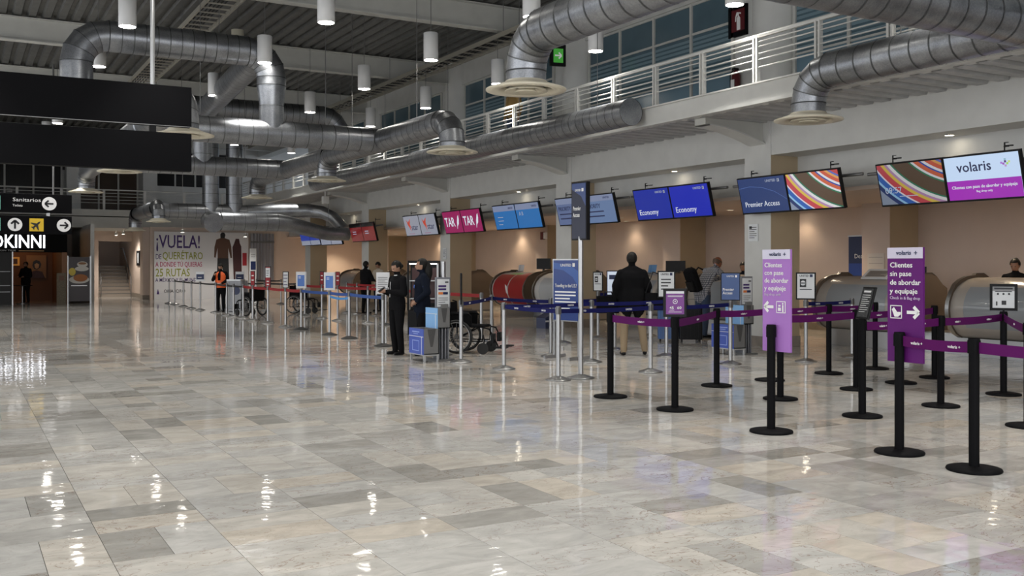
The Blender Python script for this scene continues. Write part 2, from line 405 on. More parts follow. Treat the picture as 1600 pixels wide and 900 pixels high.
# ------------------------------------------------------------------ air ducts
def pipe(parent, a, b, r, name='pipe', pitch=.30, r1=None, capped=False):
    """straight spiral-seam duct between two points, with its raised seams"""
    a = Vector(a); b = Vector(b); L = (b-a).length; d = (b-a)/L; r1 = r1 or r
    m = B().cyl(a, b, r, r1, 28, 0, cap=False)
    if capped:
        for p, rr in ((a, r), (b, r1)): m.cyl(p-d*.004, p+d*.004, rr, n=28)
    n = max(1, int(L/pitch))
    for i in range(n+1):
        t = i/n; p = a+d*L*t; rr = r+(r1-r)*t
        m.cyl(p-d*.009, p+d*.009, rr+.006, n=28, mi=1, cap=False)
    return m.build(name, [DUCT, SEAM], parent)
def elbow(parent, c, d0, d1, R, r, steps=4, name='elbow'):
    """gored elbow; c is the corner of the two centre lines, d0 comes in and d1 goes out, R the bend radius"""
    c = Vector(c); d0 = Vector(d0).normalized(); d1 = Vector(d1).normalized()
    o = c-d0*R+d1*R; pts = []
    for i in range(steps+1):
        t = i/steps*PI/2; pts.append(o-d1*R*math.cos(t)+d0*R*math.sin(t))
    m = B(); ax = d0.cross(d1)
    def ring(p, t):
        rad = (p-o).normalized(); return [p+(rad*math.cos(2*PI*k/28)+ax*math.sin(2*PI*k/28))*r for k in range(28)]
    for i in range(steps):
        q = [ring(pts[i], 0), ring(pts[i+1], 0)]
        m.add(q[0]+q[1], [(k, (k+1) % 28, 28+(k+1) % 28, 28+k) for k in range(28)], 0, True)
    for i in range(steps+1):
        rad = (pts[i]-o).normalized(); tan = ax.cross(rad) if False else rad.cross(ax)
        m.cyl(pts[i]-tan*.008, pts[i]+tan*.008, r+.006, n=28, mi=1, cap=False)
    return m.build(name, [DUCT, SEAM], parent)
def diffuser(parent, x, y, z, R, r=.26):
    """round ceiling diffuser: a dished flange with nested cones"""
    o = B().lathe([(r+.004, .075), (r+.025, .05), (R*.70, .02), (R, -.03), (R, -.045), (R*.70, -.045), (R*.62, .0), (R*.62, .03)], cap=False, n=40).build('diffuser', DIFF, parent, (x, y, z))
    for k, (a, b) in enumerate(((.53, .38), (.28, .17))):
        B().lathe([(R*b, .012-.012*k), (R*a, -.050-.014*k), (R*a, -.060-.014*k), (R*(b-.02), .0)], cap=False, n=32).build('cone_ring', DIFF, o)
    B().lathe([(.001, .028), (R*.64, .028)], cap=False, n=24).build('throat_shade_disc', BLACK, o)  # black disc imitates the shade in the hollow behind the cones
    return o
def wires(parent, pts, ztop=7.95):
    for x, y, z in pts: B().cyl((x, y, z), (x, y, ztop), .008, n=6).build('hanger_wire', DARKSTEEL, parent)
def drop(parent, x, y, z, fromdir, zd, R=.52, r=.26, RB=.46):
    """elbow at the end of a level run turning down into a diffuser"""
    elbow(parent, (x, y, z), fromdir, (0, 0, -1), RB, r)
    pipe(parent, (x, y, z-RB), (x, y, zd+.05), r, 'neck', .2)
    diffuser(parent, x, y, zd, R, r)

ZD = 4.5; R0 = .265
t = thing('air_duct', 'bare metal duct crossing overhead whose two branches drop to diffusers near the gallery', 'duct', (0, 0, 0))
pipe(t, (6.4, 7.3, ZD), (11.45, 7.3, ZD), .27, 'main_pipe', .3, .29)
pipe(t, (6.4, 7.3, ZD), (6.4, 10.44, ZD), R0, 'branch_pipe'); drop(t, 6.4, 10.9, ZD, (0, 1, 0), 3.85)
pipe(t, (11.45, 7.3, ZD), (11.45, 10.44, ZD), R0, 'branch_pipe'); drop(t, 11.45, 10.9, ZD, (0, 1, 0), 3.83)
pipe(t, (11.45, 7.3, ZD), (11.45, -6, ZD), .29, 'main_pipe'); B().ball((6.4, 7.3, ZD), .272, 20).build('end_cap', DUCT, t)
wires(t, [(6.4, 8.6, ZD+.26), (11.45, 9.2, ZD+.26), (9, 7.3, ZD+.28)])

t = thing('air_duct', 'long straight duct with a flat capped end slung along the white gallery edge', 'duct')
pipe(t, (11.44, 15.45, 4.54), (11.44, 34.6, 4.54), R0, 'pipe', .26, capped=True)
wires(t, [(11.44, 16.6, 4.8), (11.44, 19.8, 4.8), (11.44, 23.6, 4.8), (11.44, 28, 4.8), (11.44, 32, 4.8)])

t = thing('air_duct', 'level duct across the middle of the hall, fed by the tapered leg, with four drops', 'duct')
pipe(t, (3.5, 21.7, ZD), (8.8, 21.7, ZD), .285, 'main_pipe'); 
for x in (3.5, 8.75):
    B().ball((x, 21.7, ZD), .287, 20).build('tee', DUCT, t)
    pipe(t, (x, 21.7, ZD), (x, 18.3, ZD), R0, 'branch_pipe'); drop(t, x, 17.85, ZD, (0, -1, 0), 3.88)
    pipe(t, (x, 21.7, ZD), (x, 25.1, ZD), R0, 'branch_pipe'); drop(t, x, 25.55, ZD, (0, 1, 0), 3.88)
wires(t, [(4.6, 21.7, ZD+.28), (7.4, 21.7, ZD+.28), (8.75, 19.6, ZD+.26), (8.75, 23.6, ZD+.26)])

t = thing('air_duct', 'thick duct high under the roof that drops a tapered leg into the run below', 'duct')
ZH = 6.28
elbow(t, (6.15, 21.7, ZH), (1, 0, 0), (0, 0, -1), .55, .32); pipe(t, (2.75, 21.7, ZH), (5.6, 21.7, ZH), .32, 'main_pipe', .22)
pipe(t, (6.15, 21.7, ZH-.55), (6.15, 21.7, 5.55), .32, 'leg', .2); pipe(t, (6.15, 21.7, 5.55), (6.15, 21.7, 5.1), .32, 'reducer', .45, .26); pipe(t, (6.15, 21.7, 5.1), (6.15, 21.7, 4.5), .27, 'leg', .3)
elbow(t, (2.15, 21.7, ZH), (-1, 0, 0), (0, 0, -1), .6, .32); pipe(t, (2.15, 21.7, ZH-.6), (2.15, 21.7, 4.8), .32, 'leg', .3, capped=True)
pipe(t, (5.95, 21.9, ZH), (6.3, 29.2, ZH-.25), .30, 'branch_pipe')
elbow(t, (6.35, 29.7, ZH-.25), (0, 1, 0), (0, 0, -1), .5, .29); pipe(t, (6.35, 29.7, ZH-.75), (6.35, 29.7, 4.5), .275, 'leg', .3)
wires(t, [(3.6, 21.7, ZH+.3), (5, 21.7, ZH+.3)])

t = thing('air_duct', 'dark level duct behind the tapered leg, ending in an elbow near the cable ladder', 'duct')
pipe(t, (5.4, 30.2, 6.3), (10.2, 30.2, 6.3), .33, 'pipe', .2); elbow(t, (10.75, 30.2, 6.3), (1, 0, 0), (0, 0, -1), .55, .33)
pipe(t, (10.75, 30.2, 5.75), (10.75, 30.2, 5.1), .33, 'leg', .3); B().cyl((10.75, 30.2, 5.1), (10.75, 30.2, 5.07), .33, n=28).build('end_cap', DUCT, t)
wires(t, [(7, 30.2, 6.6), (9.4, 30.2, 6.6)])

t = thing('air_duct', 'second level duct beyond the tapered leg, with branches to diffusers at the back', 'duct')
pipe(t, (3.6, 29.7, ZD), (8.85, 29.7, ZD), .285, 'main_pipe'); B().ball((8.85, 29.7, ZD), .287, 20).build('tee', DUCT, t)
pipe(t, (8.85, 29.7, ZD), (8.76, 25.35, ZD), R0-.004, 'branch_pipe'); pipe(t, (8.85, 29.7, ZD), (9.0, 33.1, ZD), R0, 'branch_pipe'); drop(t, 9.0, 33.5, ZD, (0, 1, 0), 3.9)
pipe(t, (3.6, 29.7, ZD), (3.6, 33.1, ZD), R0, 'branch_pipe'); drop(t, 3.6, 33.5, ZD, (0, 1, 0), 3.9); B().ball((3.6, 29.7, ZD), .287, 20).build('tee', DUCT, t)
wires(t, [(5, 29.7, ZD+.28), (7.6, 29.7, ZD+.28)])

t = thing('air_duct', 'far duct above the flight poster with two upright legs and paired elbow drops', 'duct')
pipe(t, (6.35, 38.5, 3.62), (9.9, 38.5, 3.62), .29, 'main_pipe')
for x, nm in ((8.55, 'leg'), (9.45, 'leg')): pipe(t, (x, 38.5, 3.6), (x, 38.5, 7.82), .31, nm, .35)
B().ball((6.35, 38.5, 3.62), .292, 20).build('tee', DUCT, t)
pipe(t, (6.35, 38.5, 3.62), (6.35, 37.25, 3.62), .25, 'branch_pipe'); drop(t, 6.35, 36.8, 3.72, (0, -1, 0), 3.16, .42, .23, .38)
pipe(t, (6.35, 38.5, 3.62), (6.35, 41.3, 3.62), .25, 'branch_pipe'); drop(t, 6.3, 41.7, 3.62, (0, 1, 0), 3.0, .42, .25, .38)
m = B().tube([(9.9, 38.5, 3.62), (11.2, 38.3, 3.7), (12.3, 38.0, 3.74), (12.7, 37.6, 3.66), (13.0, 37.2, 3.45), (13.25, 36.8, 3.05), (13.3, 36.4, 2.9)], [.29, .29, .27, .25, .24, .23, .23], 24); m.build('dark_branch', DUCT, t)
t = thing('air_duct', 'fat shiny duct above the flight poster, bent down towards the far screens', 'duct')
pipe(t, (8.35, 36, 3.15), (10.4, 36, 3.15), .33, 'pipe', .35)
B().tube([(10.4, 36, 3.15), (10.8, 36, 3.12), (12.0, 36, 2.83), (12.4, 36, 2.76), (13.2, 36, 2.76)], [.33, .30, .26, .25, .25], 24).build('bent_pipe', DUCT, t)
elbow(t, (7.9, 36, 3.15), (-1, 0, 0), (0, -1, 0), .40, .33); pipe(t, (7.9, 35.6, 3.15), (7.9, 35.1, 3.05), .33, 'leg', .3); B().cyl((7.9, 35.1, 3.05), (7.9, 35.07, 3.045), .335, n=28).build('end_cap', DUCT, t)
wires(t, [(9, 36, 3.4), (12.4, 36, 3.0)])

# ------------------------------------------------------------------ cable ladders under the roof
def ladder(x0, x1, y0, y1, z, step, label):
    t = thing('cable_ladder', label, 'cable tray')
    for x in (x0, x1): B().box((x-.02, y0, z), (x+.02, y1, z+.1)).build('side_rail', CABLE, t)
    n = int((y1-y0)/step); g = None
    for i in range(n):
        y = y0+step*(i+.5)
        r = B().box((x0, -.02, z+.03), (x1, .02, z+.06)).build('rung', CABLE, t, (0, y, 0)) if g is None else g.copy()
        if g is not None: C.objects.link(r); r.location = (0, y, 0)
        g = r
    for k in range(5): B().tube([(x0+.1+.08*k, y0+(y1-y0)*q/10, z+.075+.015*math.sin(q*2+k)) for q in range(11)], .016, 6).build('cable', BLACK, t)
    n = int((y1-y0)/3.5)
    for i in range(n): B().cyl((x0, y0+3.5*(i+.4), z), (x0, y0+3.5*(i+.4), 7.95), .008, n=5).build('hanger_wire', DARKSTEEL, t)
ladder(11.35, 11.95, 12, 46, 7.02, .42, 'long cable ladder with dark cables above the gallery railing')
ladder(4.65, 5.3, 12, 34, 7.13, .42, 'short cable ladder high over the black hanging sign boards')

# ------------------------------------------------------------------ pendant lamps
can = B().lathe([(.15, 0), (.16, .01), (.16, .58), (.15, .59), (.02, .60)], n=24, cap=False)
glow = B().lathe([(.001, .022), (.145, .02)], n=20, cap=False)
k_ = .00677
PEND = [('row nearest the black sign boards', 2.78, [(2.5, 0), (6.7, 0), (10.9, 0), (15.1, 1), (19.3, 1), (23.5, 1), (27.9, 1), (33.5, 1), (37.7, 1)]),  # lamps nearest the camera are unseen, added to brighten the foreground floor
        ('second row from the black sign boards', 5.88, [(.4, 0), (4.6, 0), (8.8, 0), (13.0, 0), (17.2, 1), (21.27, 1), (26.05, 1), (30.3, 1), (34.5, 1), (38.7, 1)]),
        ('third row from the black sign boards', 8.92, [(2.5, 0), (6.7, 0), (10.9, 0), (15.0, 1), (19.24, 1), (23.2, 1), (27.5, 1), (31.9, 1), (36.3, 1)]),
        ('row along the gallery railing', 11.5, [(4.3, 0), (8.5, 0), (12.6, 0), (16.75, 1), (20.95, 1), (25.15, 1), (29.35, 1), (33.6, 1), (37.8, 1)]),
        ('row out over the open floor', -.3, [(2.5, 0), (6.7, 0), (10.9, 0), (15.1, 0), (19.3, 0), (23.5, 0), (27.7, 0), (31.9, 0), (36.1, 0)]),
        ('row by the street windows', -3.4, [(13, 0), (17.2, 0), (21.4, 0), (25.6, 0), (29.8, 0), (34, 0)])]
ORD = ['nearest', 'second', 'third', 'fourth', 'fifth', 'sixth', 'seventh', 'eighth', 'ninth', 'tenth', 'eleventh']
src = None
for row, x, ys in PEND:
    for i, (y, vis) in enumerate(ys):
        lab = 'white can pendant lamp, %s of the %s' % (ORD[i], row)
        t = thing('pendant_lamp', lab, 'lamp', (x, y, 5.97), 0, 'white can pendant lamps under the roof')
        if src is None:
            can.build('shade', LAMPW, t); glow.build('lamp_disc', LAMPE, t); B().cyl((0, 0, .6), (0, 0, 2.0), .008, n=6).build('hanger_rod', DARKSTEEL, t); src = t
        else:
            for ch in src.children:
                if ch.type == 'MESH': c = ch.copy(); C.objects.link(c); c.parent = t
        lamp('SPOT', 'pendant_beam', (0, 0, -.03), 330, (1, .97, .91), .12, (0, 0, 0), math.radians(74), .75, t)
t = thing('ceiling_speaker', 'short cream speaker can hanging unlit between the duct elbows', 'speaker', (5.6, 22.5, 6.55))
B().lathe([(.001, 0), (.15, .01), (.16, .03), (.14, .05), (.14, .36), (.02, .38)], n=20, cap=False).build('speaker_can', DIFF, t); B().cyl((0, 0, .38), (0, 0, 1.42), .008, n=6).build('hanger_rod', DARKSTEEL, t)
t = thing('loudspeaker', 'small white box loudspeaker under the far gallery edge', 'speaker', (11.8, 34.6, 3.82))
B().rbox((-.12, -.1, 0), (.12, .1, .26), .03).build('cabinet', WHITE, t); B().cyl((0, 0, .26), (0, 0, .47), .03, n=8).build('bracket', WHITE, t)

# downlights over the counters
def downlight(x, y, z, label, power, color=(1, .80, .56), spot=118, vis=True):
    t = thing('downlight', label, 'lamp', (x, y, z), 0, 'recessed downlights above the counters')
    power *= 2.8*(1.7 if y > 26 else 1)
    B().lathe([(.10, -.004), (.075, -.012), (.07, .0)], n=18, cap=False).build('trim_ring', WHITE, t)
    B().lathe([(.001, -.004), (.07, -.004)], n=14, cap=False).build('lamp_disc', DOWNE, t)
    lamp('SPOT', 'downlight_beam', (0, 0, -.04), power, color, .06, (0, 0, 0), math.radians(spot), .8, t)
BAYN = ['bay with the purple screens', 'bay with the striped screens', 'bay with the two bright blue screens', 'bay behind the pink screens', 'bay with the star screens', 'far bay under the dark red screens', 'last bay']
for k, y in enumerate(CY[1:]):
    for q, (dx, w) in enumerate(((1.9, 'first'), (4.3, 'second'))):
        downlight(16.3, y+dx, 2.9, 'round downlight in the cream ceiling, %s of the %s' % (w, BAYN[k]), 46)
        if q == 0: downlight(17.75, y+3.6, 2.9, 'round downlight by the back wall, %s' % BAYN[k], 9)
    if k < 5: downlight(13.85, y+3.4, 3.64, 'tiny downlight under the white ledge of the %s' % BAYN[k], 11, (1, .95, .85), 70)

# ------------------------------------------------------------------ hanging sign boards
t = thing('hanging_sign', 'pair of large blank black boards hung one above the other on a pale pole', 'sign', (-.6, 16, 3.03))
B().box((-4.2, -.09, .70), (3.84, .09, 1.32)).build('sign_board', SIGNBLK, t)
B().box((-4.2, -.09, 0), (3.84, .09, .59)).build('sign_board', SIGNBLK, t)
B().box((-4.2, -.10, .69), (3.84, -.085, .70)).build('edge_strip', DARKSTEEL, t)
for px_ in (3.27, -1.5): B().cyl((px_, 0, 1.32), (px_, 0, 4.9), .035, n=10).build('pole', SILVER, t)
for px_ in (3.27, -1.5): B().box((px_-.05, -.03, .59), (px_+.05, .03, .70)).build('link', BLACK, t)

def disc(parent, m, x, z, r, y=-.004, name='roundel'):
    return B().cyl((x, y, z), (x, y+.002, z), r, n=28, sm=False).build(name, m, parent)
def arrow(parent, m, x, z, s, d, y=-.008, name='arrow', th=.22):
    """arrow glyph of size s pointing along d (radians), built from a shaft and two barbs"""
    b = B()
    def bar(p, q, w):
        dx, dz = q[0]-p[0], q[1]-p[1]; l = math.hypot(dx, dz); nx, nz = -dz/l*w/2, dx/l*w/2
        b.add([(p[0]+nx, y, p[1]+nz), (q[0]+nx, y, q[1]+nz), (q[0]-nx, y, q[1]-nz), (p[0]-nx, y, p[1]-nz)], [(0, 1, 2, 3)])
    c, s_ = math.cos(d), math.sin(d)
    def R(u, v): return (x+(u*c-v*s_)*s/2, z+(u*s_+v*c)*s/2)
    w = s*th
    bar(R(-1, 0), R(.85, 0), w); bar(R(1, 0), R(.15, .85), w); bar(R(1, 0), R(.15, -.85), w)
    return b.build(name, m, parent)
def rect(parent, m, x0, x1, z0, z1, y=-.004, name='print_panel'):
    return B().box((x0, y, z0), (x1, y+.002, z1)).build(name, m, parent)
def lines(parent, m, x0, x1, z, n, dz, th=.006, y=-.004, name='small_print'):
    b = B()
    for i in range(n): b.box((x0, y, z-dz*i), (x0+(x1-x0)*(1 if i % 3 != 2 else .72), y+.001, z-dz*i+th))
    return b.build(name, m, parent)

t = thing('hanging_sign', 'two black wayfinding boards reading Sanitarios over a yellow aeroplane square', 'sign', (1.0, 34, 2.72))
u = B().box((-2, -.06, .48), (2.23, .06, 1.06)).build('sign_board', SIGNBLK, t); w = B().box((-2, -.06, -.18), (2.23, .06, .38)).build('sign_board', SIGNBLK, t)
y = -.064
INKG = mat('lit_grey_ink', (.8, .8, .8), .5, emit=.16); YEL = mat('yellow_pictogram', (.75, .50, .03), .5, emit=.1); TEAL = mat('teal_pictogram', (.2, .55, .45), .5, emit=.12)
text('Sanitarios', INKG, u, .55, .82, .11, y, width=.78); text('Toilets', INKG, u, .55, .66, .07, y)
disc(u, INKG, 1.58, .77, .21, y); arrow(u, INKK, 1.58, .77, .24, PI, y-.004)
rect(u, TEAL, -.1, .22, .55, .98, y); B().box((.0, y-.003, .62), (.12, y, .9)).build('pictogram', INKK, u)
rect(w, TEAL, -.1, .22, -.1, .3, y); text('p', INKK, w, .05, .02, .14, y-.003)
disc(w, INKG, .62, .1, .205, y); arrow(w, INKK, .62, .1, .26, PI/2, y-.004)
rect(w, YEL, 1.02, 1.42, -.1, .3, y)
pl = B(); q = [(0,.16),(.028,.10),(.03,.03),(.16,-.06),(.16,-.09),(.03,-.05),(.025,-.11),(.06,-.14),(.06,-.165),(0,-.15),(-.06,-.165),(-.06,-.14),(-.025,-.11),(-.03,-.05),(-.16,-.09),(-.16,-.06),(-.03,.03),(-.028,.10)]
cc, ss = math.cos(-.8), math.sin(-.8)
pl.add([(1.22+a*cc-b*ss, y-.004, .1+a*ss+b*cc) for a, b in q], [list(range(len(q)))]); pl.build('pictogram', INKK, w)
disc(w, INKG, 2.0, .1, .205, y); arrow(w, INKK, 2.0, .1, .24, 0, y-.004)
for px_ in (-.15, 1.55): B().box((px_-.05, -.03, .38), (px_+.05, .03, .48)).build('link', SILVER, t)
for px_ in (-1, 1.7): B().cyl((px_, 0, 1.06), (px_, 0, 5.2), .03, n=8).build('pole', DARKSTEEL, t)

# green exit sign, extinguisher sign, extinguisher
GREENE = mat('lit_exit_green', (.05, .30, .06), .4, emit=.4, ecol=(.08, .42, .05))
t = thing('exit_sign', 'small green lit exit sign with a white arrow, hung by the round column', 'sign', (12.75, 20.2, 6.4), math.radians(-12))
e = B().box((-.2, -.04, 0), (.2, .04, .52)).build('housing', BLACK, t); rect(e, GREENE, -.12, .13, .08, .42, -.044); arrow(e, mat('lit_white', (.6, .6, .6), emit=.35), 0, .25, .17, 0, -.052)
B().cyl((0, 0, .52), (0, 0, 1.5), .012, n=6).build('hanger_rod', DARKSTEEL, t)
t = thing('exit_sign', 'dark green exit sign under the black boards at the far upper landing', 'sign', (4.75, 50.5, 6.05))
e = B().box((-.35, -.05, 0), (.35, .05, .55)).build('housing', BLACK, t); rect(e, mat('dim_green', (.03, .16, .04), emit=.15), -.22, .22, .12, .42, -.054); arrow(e, INKW, 0, .27, .18, 0, -.06)
B().cyl((0, 0, .55), (0, 0, 1.9), .012, n=6).build('hanger_rod', DARKSTEEL, t)
REDS = mat('red_sign', (.10, .006, .010), .4)
t = thing('extinguisher_sign', 'black and red fire extinguisher sign projecting above the gallery railing', 'sign', (13.83, 15.05, 6.2), -PI/2)
e = B().box((-.26, -.03, 0), (.26, .03, .62)).build('sign_panel', SIGNBLK, t); rect(e, REDS, -.16, .22, .1, .54, -.034)
B().prism([(.0, .12), (.1, .12), (.1, .36), (.06, .41), (.06, .45), (.12, .43), (.12, .46), (.0, .49), (-.04, .40), (-.05, .3), (-.02, .3), (-.01, .39), (.03, .43), (.03, .40), (0, .36)], -.04, -.036, 0, 'y').build('pictogram', INKW, e)
t = thing('fire_extinguisher', 'red fire extinguisher hung on the gallery wall behind the railing', 'extinguisher', (13.77, 15.05, 4.95), -PI/2)
B().lathe([(.001, 0), (.085, .01), (.09, .05), (.09, .45), (.05, .53), (.03, .56)], n=18, cap=False).build('cylinder_body', REDS, t); B().box((-.04, -.08, .56), (.04, .04, .60)).tube([(0, -.05, .57), (-.1, -.06, .5), (-.11, -.05, .2)], .012, 8).build('valve', BLACK, t)
B().box((-.05, -.095, .18), (.05, -.088, .36)).build('paper_label', INKW, t)
t = thing('fire_alarm', 'small red and white fire alarm sounder on the cream pilaster', 'alarm', (17.18, 28.05, 2.42), -PI/2)
B().box((-.16, -.06, 0), (.02, .02, .26)).build('sounder', REDS, t); B().box((.02, -.05, .02), (.16, .02, .24)).build('strobe', INKW, t)

# ------------------------------------------------------------------ screens over the counters
def screen_mat(name, col, s): return mat(name, (.01, .01, .012), .18, emit=s, ecol=col)
def serape(name, cx, cz, strength):
    m = bpy.data.materials.new(name); m.use_nodes = True; nt = m.node_tree; b = nt.nodes['Principled BSDF']
    b.inputs['Base Color'].default_value = (.01, .01, .01, 1); b.inputs['Roughness'].default_value = .18
    tc = nt.nodes.new('ShaderNodeTexCoord'); mp = nt.nodes.new('ShaderNodeMapping'); mp.inputs['Location'].default_value = (-cx, 0, -cz)
    sp = nt.nodes.new('ShaderNodeSeparateXYZ'); nt.links.new(tc.outputs['Object'], mp.inputs[0])
    ln = nt.nodes.new('ShaderNodeVectorMath'); ln.operation = 'LENGTH'
    fl2 = nt.nodes.new('ShaderNodeVectorMath'); fl2.operation = 'MULTIPLY'; fl2.inputs[1].default_value = (1, 0, 1.25); nt.links.new(mp.outputs[0], fl2.inputs[0]); nt.links.new(fl2.outputs[0], ln.inputs[0])
    mr = nt.nodes.new('ShaderNodeMapRange'); mr.inputs[1].default_value = .88; mr.inputs[2].default_value = 2.35; nt.links.new(ln.outputs['Value'], mr.inputs[0])
    cr = nt.nodes.new('ShaderNodeValToRGB'); cr.color_ramp.interpolation = 'CONSTANT'; el = cr.color_ramp.elements
    S = [(0,.55,.75,.9),(.04,.05,.2,.6),(.07,.5,.05,.05),(.13,.1,.15,.5),(.16,.7,.35,.1),(.19,.6,.1,.05),(.24,.75,.75,.8),(.27,.02,.08,.4),(.29,.6,.12,.05),(.34,.75,.75,.78),(.37,.02,.2,.1),(.39,.10,.06,.035),(.56,.02,.18,.1),(.58,.75,.75,.75),(.62,.45,.25,.45),(.65,.7,.5,.08),(.69,.55,.06,.08),(.76,.75,.7,.75),(.78,.03,.12,.45),(.84,.3,.55,.8),(.87,.02,.04,.15),(.92,.25,.3,.4)]
    el[0].position = 0; el[0].color = (*S[0][1:], 1); el[1].position = S[-1][0]; el[1].color = (*S[-1][1:], 1)
    for p, r, g, bb in S[1:-1]: q = el.new(p); q.color = (r, g, bb, 1)
    nt.links.new(mr.outputs[0], cr.inputs[0]); nt.links.new(cr.outputs[0], b.inputs['Emission Color']); b.inputs['Emission Strength'].default_value = strength
    return m
SW, SH = 1.235, .70
def screen(yc, zc, label, m, group, tilt=math.radians(14)):
    """hanging flat screen facing the hall and leaning forward; returns (thing, glass); glass is built about its centre"""
    t = thing('hanging_screen', label, 'screen', (13.1, yc, zc), FACE_W, group); t.rotation_euler = (tilt, 0, FACE_W)
    B().box((-SW/2, -.02, -SH/2), (SW/2, .05, SH/2)).build('bezel', BLACK, t)
    g = B().box((-SW/2+.022, -.024, -SH/2+.03), (SW/2-.022, -.018, SH/2-.022)).build('display', m, t)
    return t, g
def lit(name, col, e): return mat(name, (.02, .02, .02), .5, emit=e, ecol=col)
LW = lit('lit_white_ink', (.8, .85, .95), .75); LWD = lit('lit_dim_ink', (.55, .62, .8), .5); LK = mat('screen_black_ink', (.004, .004, .006), .5); LN = lit('lit_navy_ink', (.02, .03, .12), .5)
def emblem(g, x, z, s, m, y=-.028):
    B().box((x, y, z), (x+s, y+.002, z+s*1.05)).build('emblem', m, g)
    B().add([(x+s*.2, y-.002, z+s*.2), (x+s*.45, y-.002, z+s*.2), (x+s*.45, y-.002, z+s*.9), (x+s*.2, y-.002, z+s*.9)], [(0, 1, 2, 3)]).build('emblem_bar', LN, g)
PAIRS = [(9.70, 2.85, 'vol'), (12.95, 2.87, 'prem'), (16.27, 2.875, 'econ'), (19.5, 2.875, 'prio'), (22.78, 2.87, 'aero'), (26.03, 2.86, 'tar'), (29.05, 2.86, 'star'), (34.2, 2.78, 'red'), (40.4, 2.74, 'blue'), (37.8, 2.72, 'white')]
GRAD = {'vol': None}
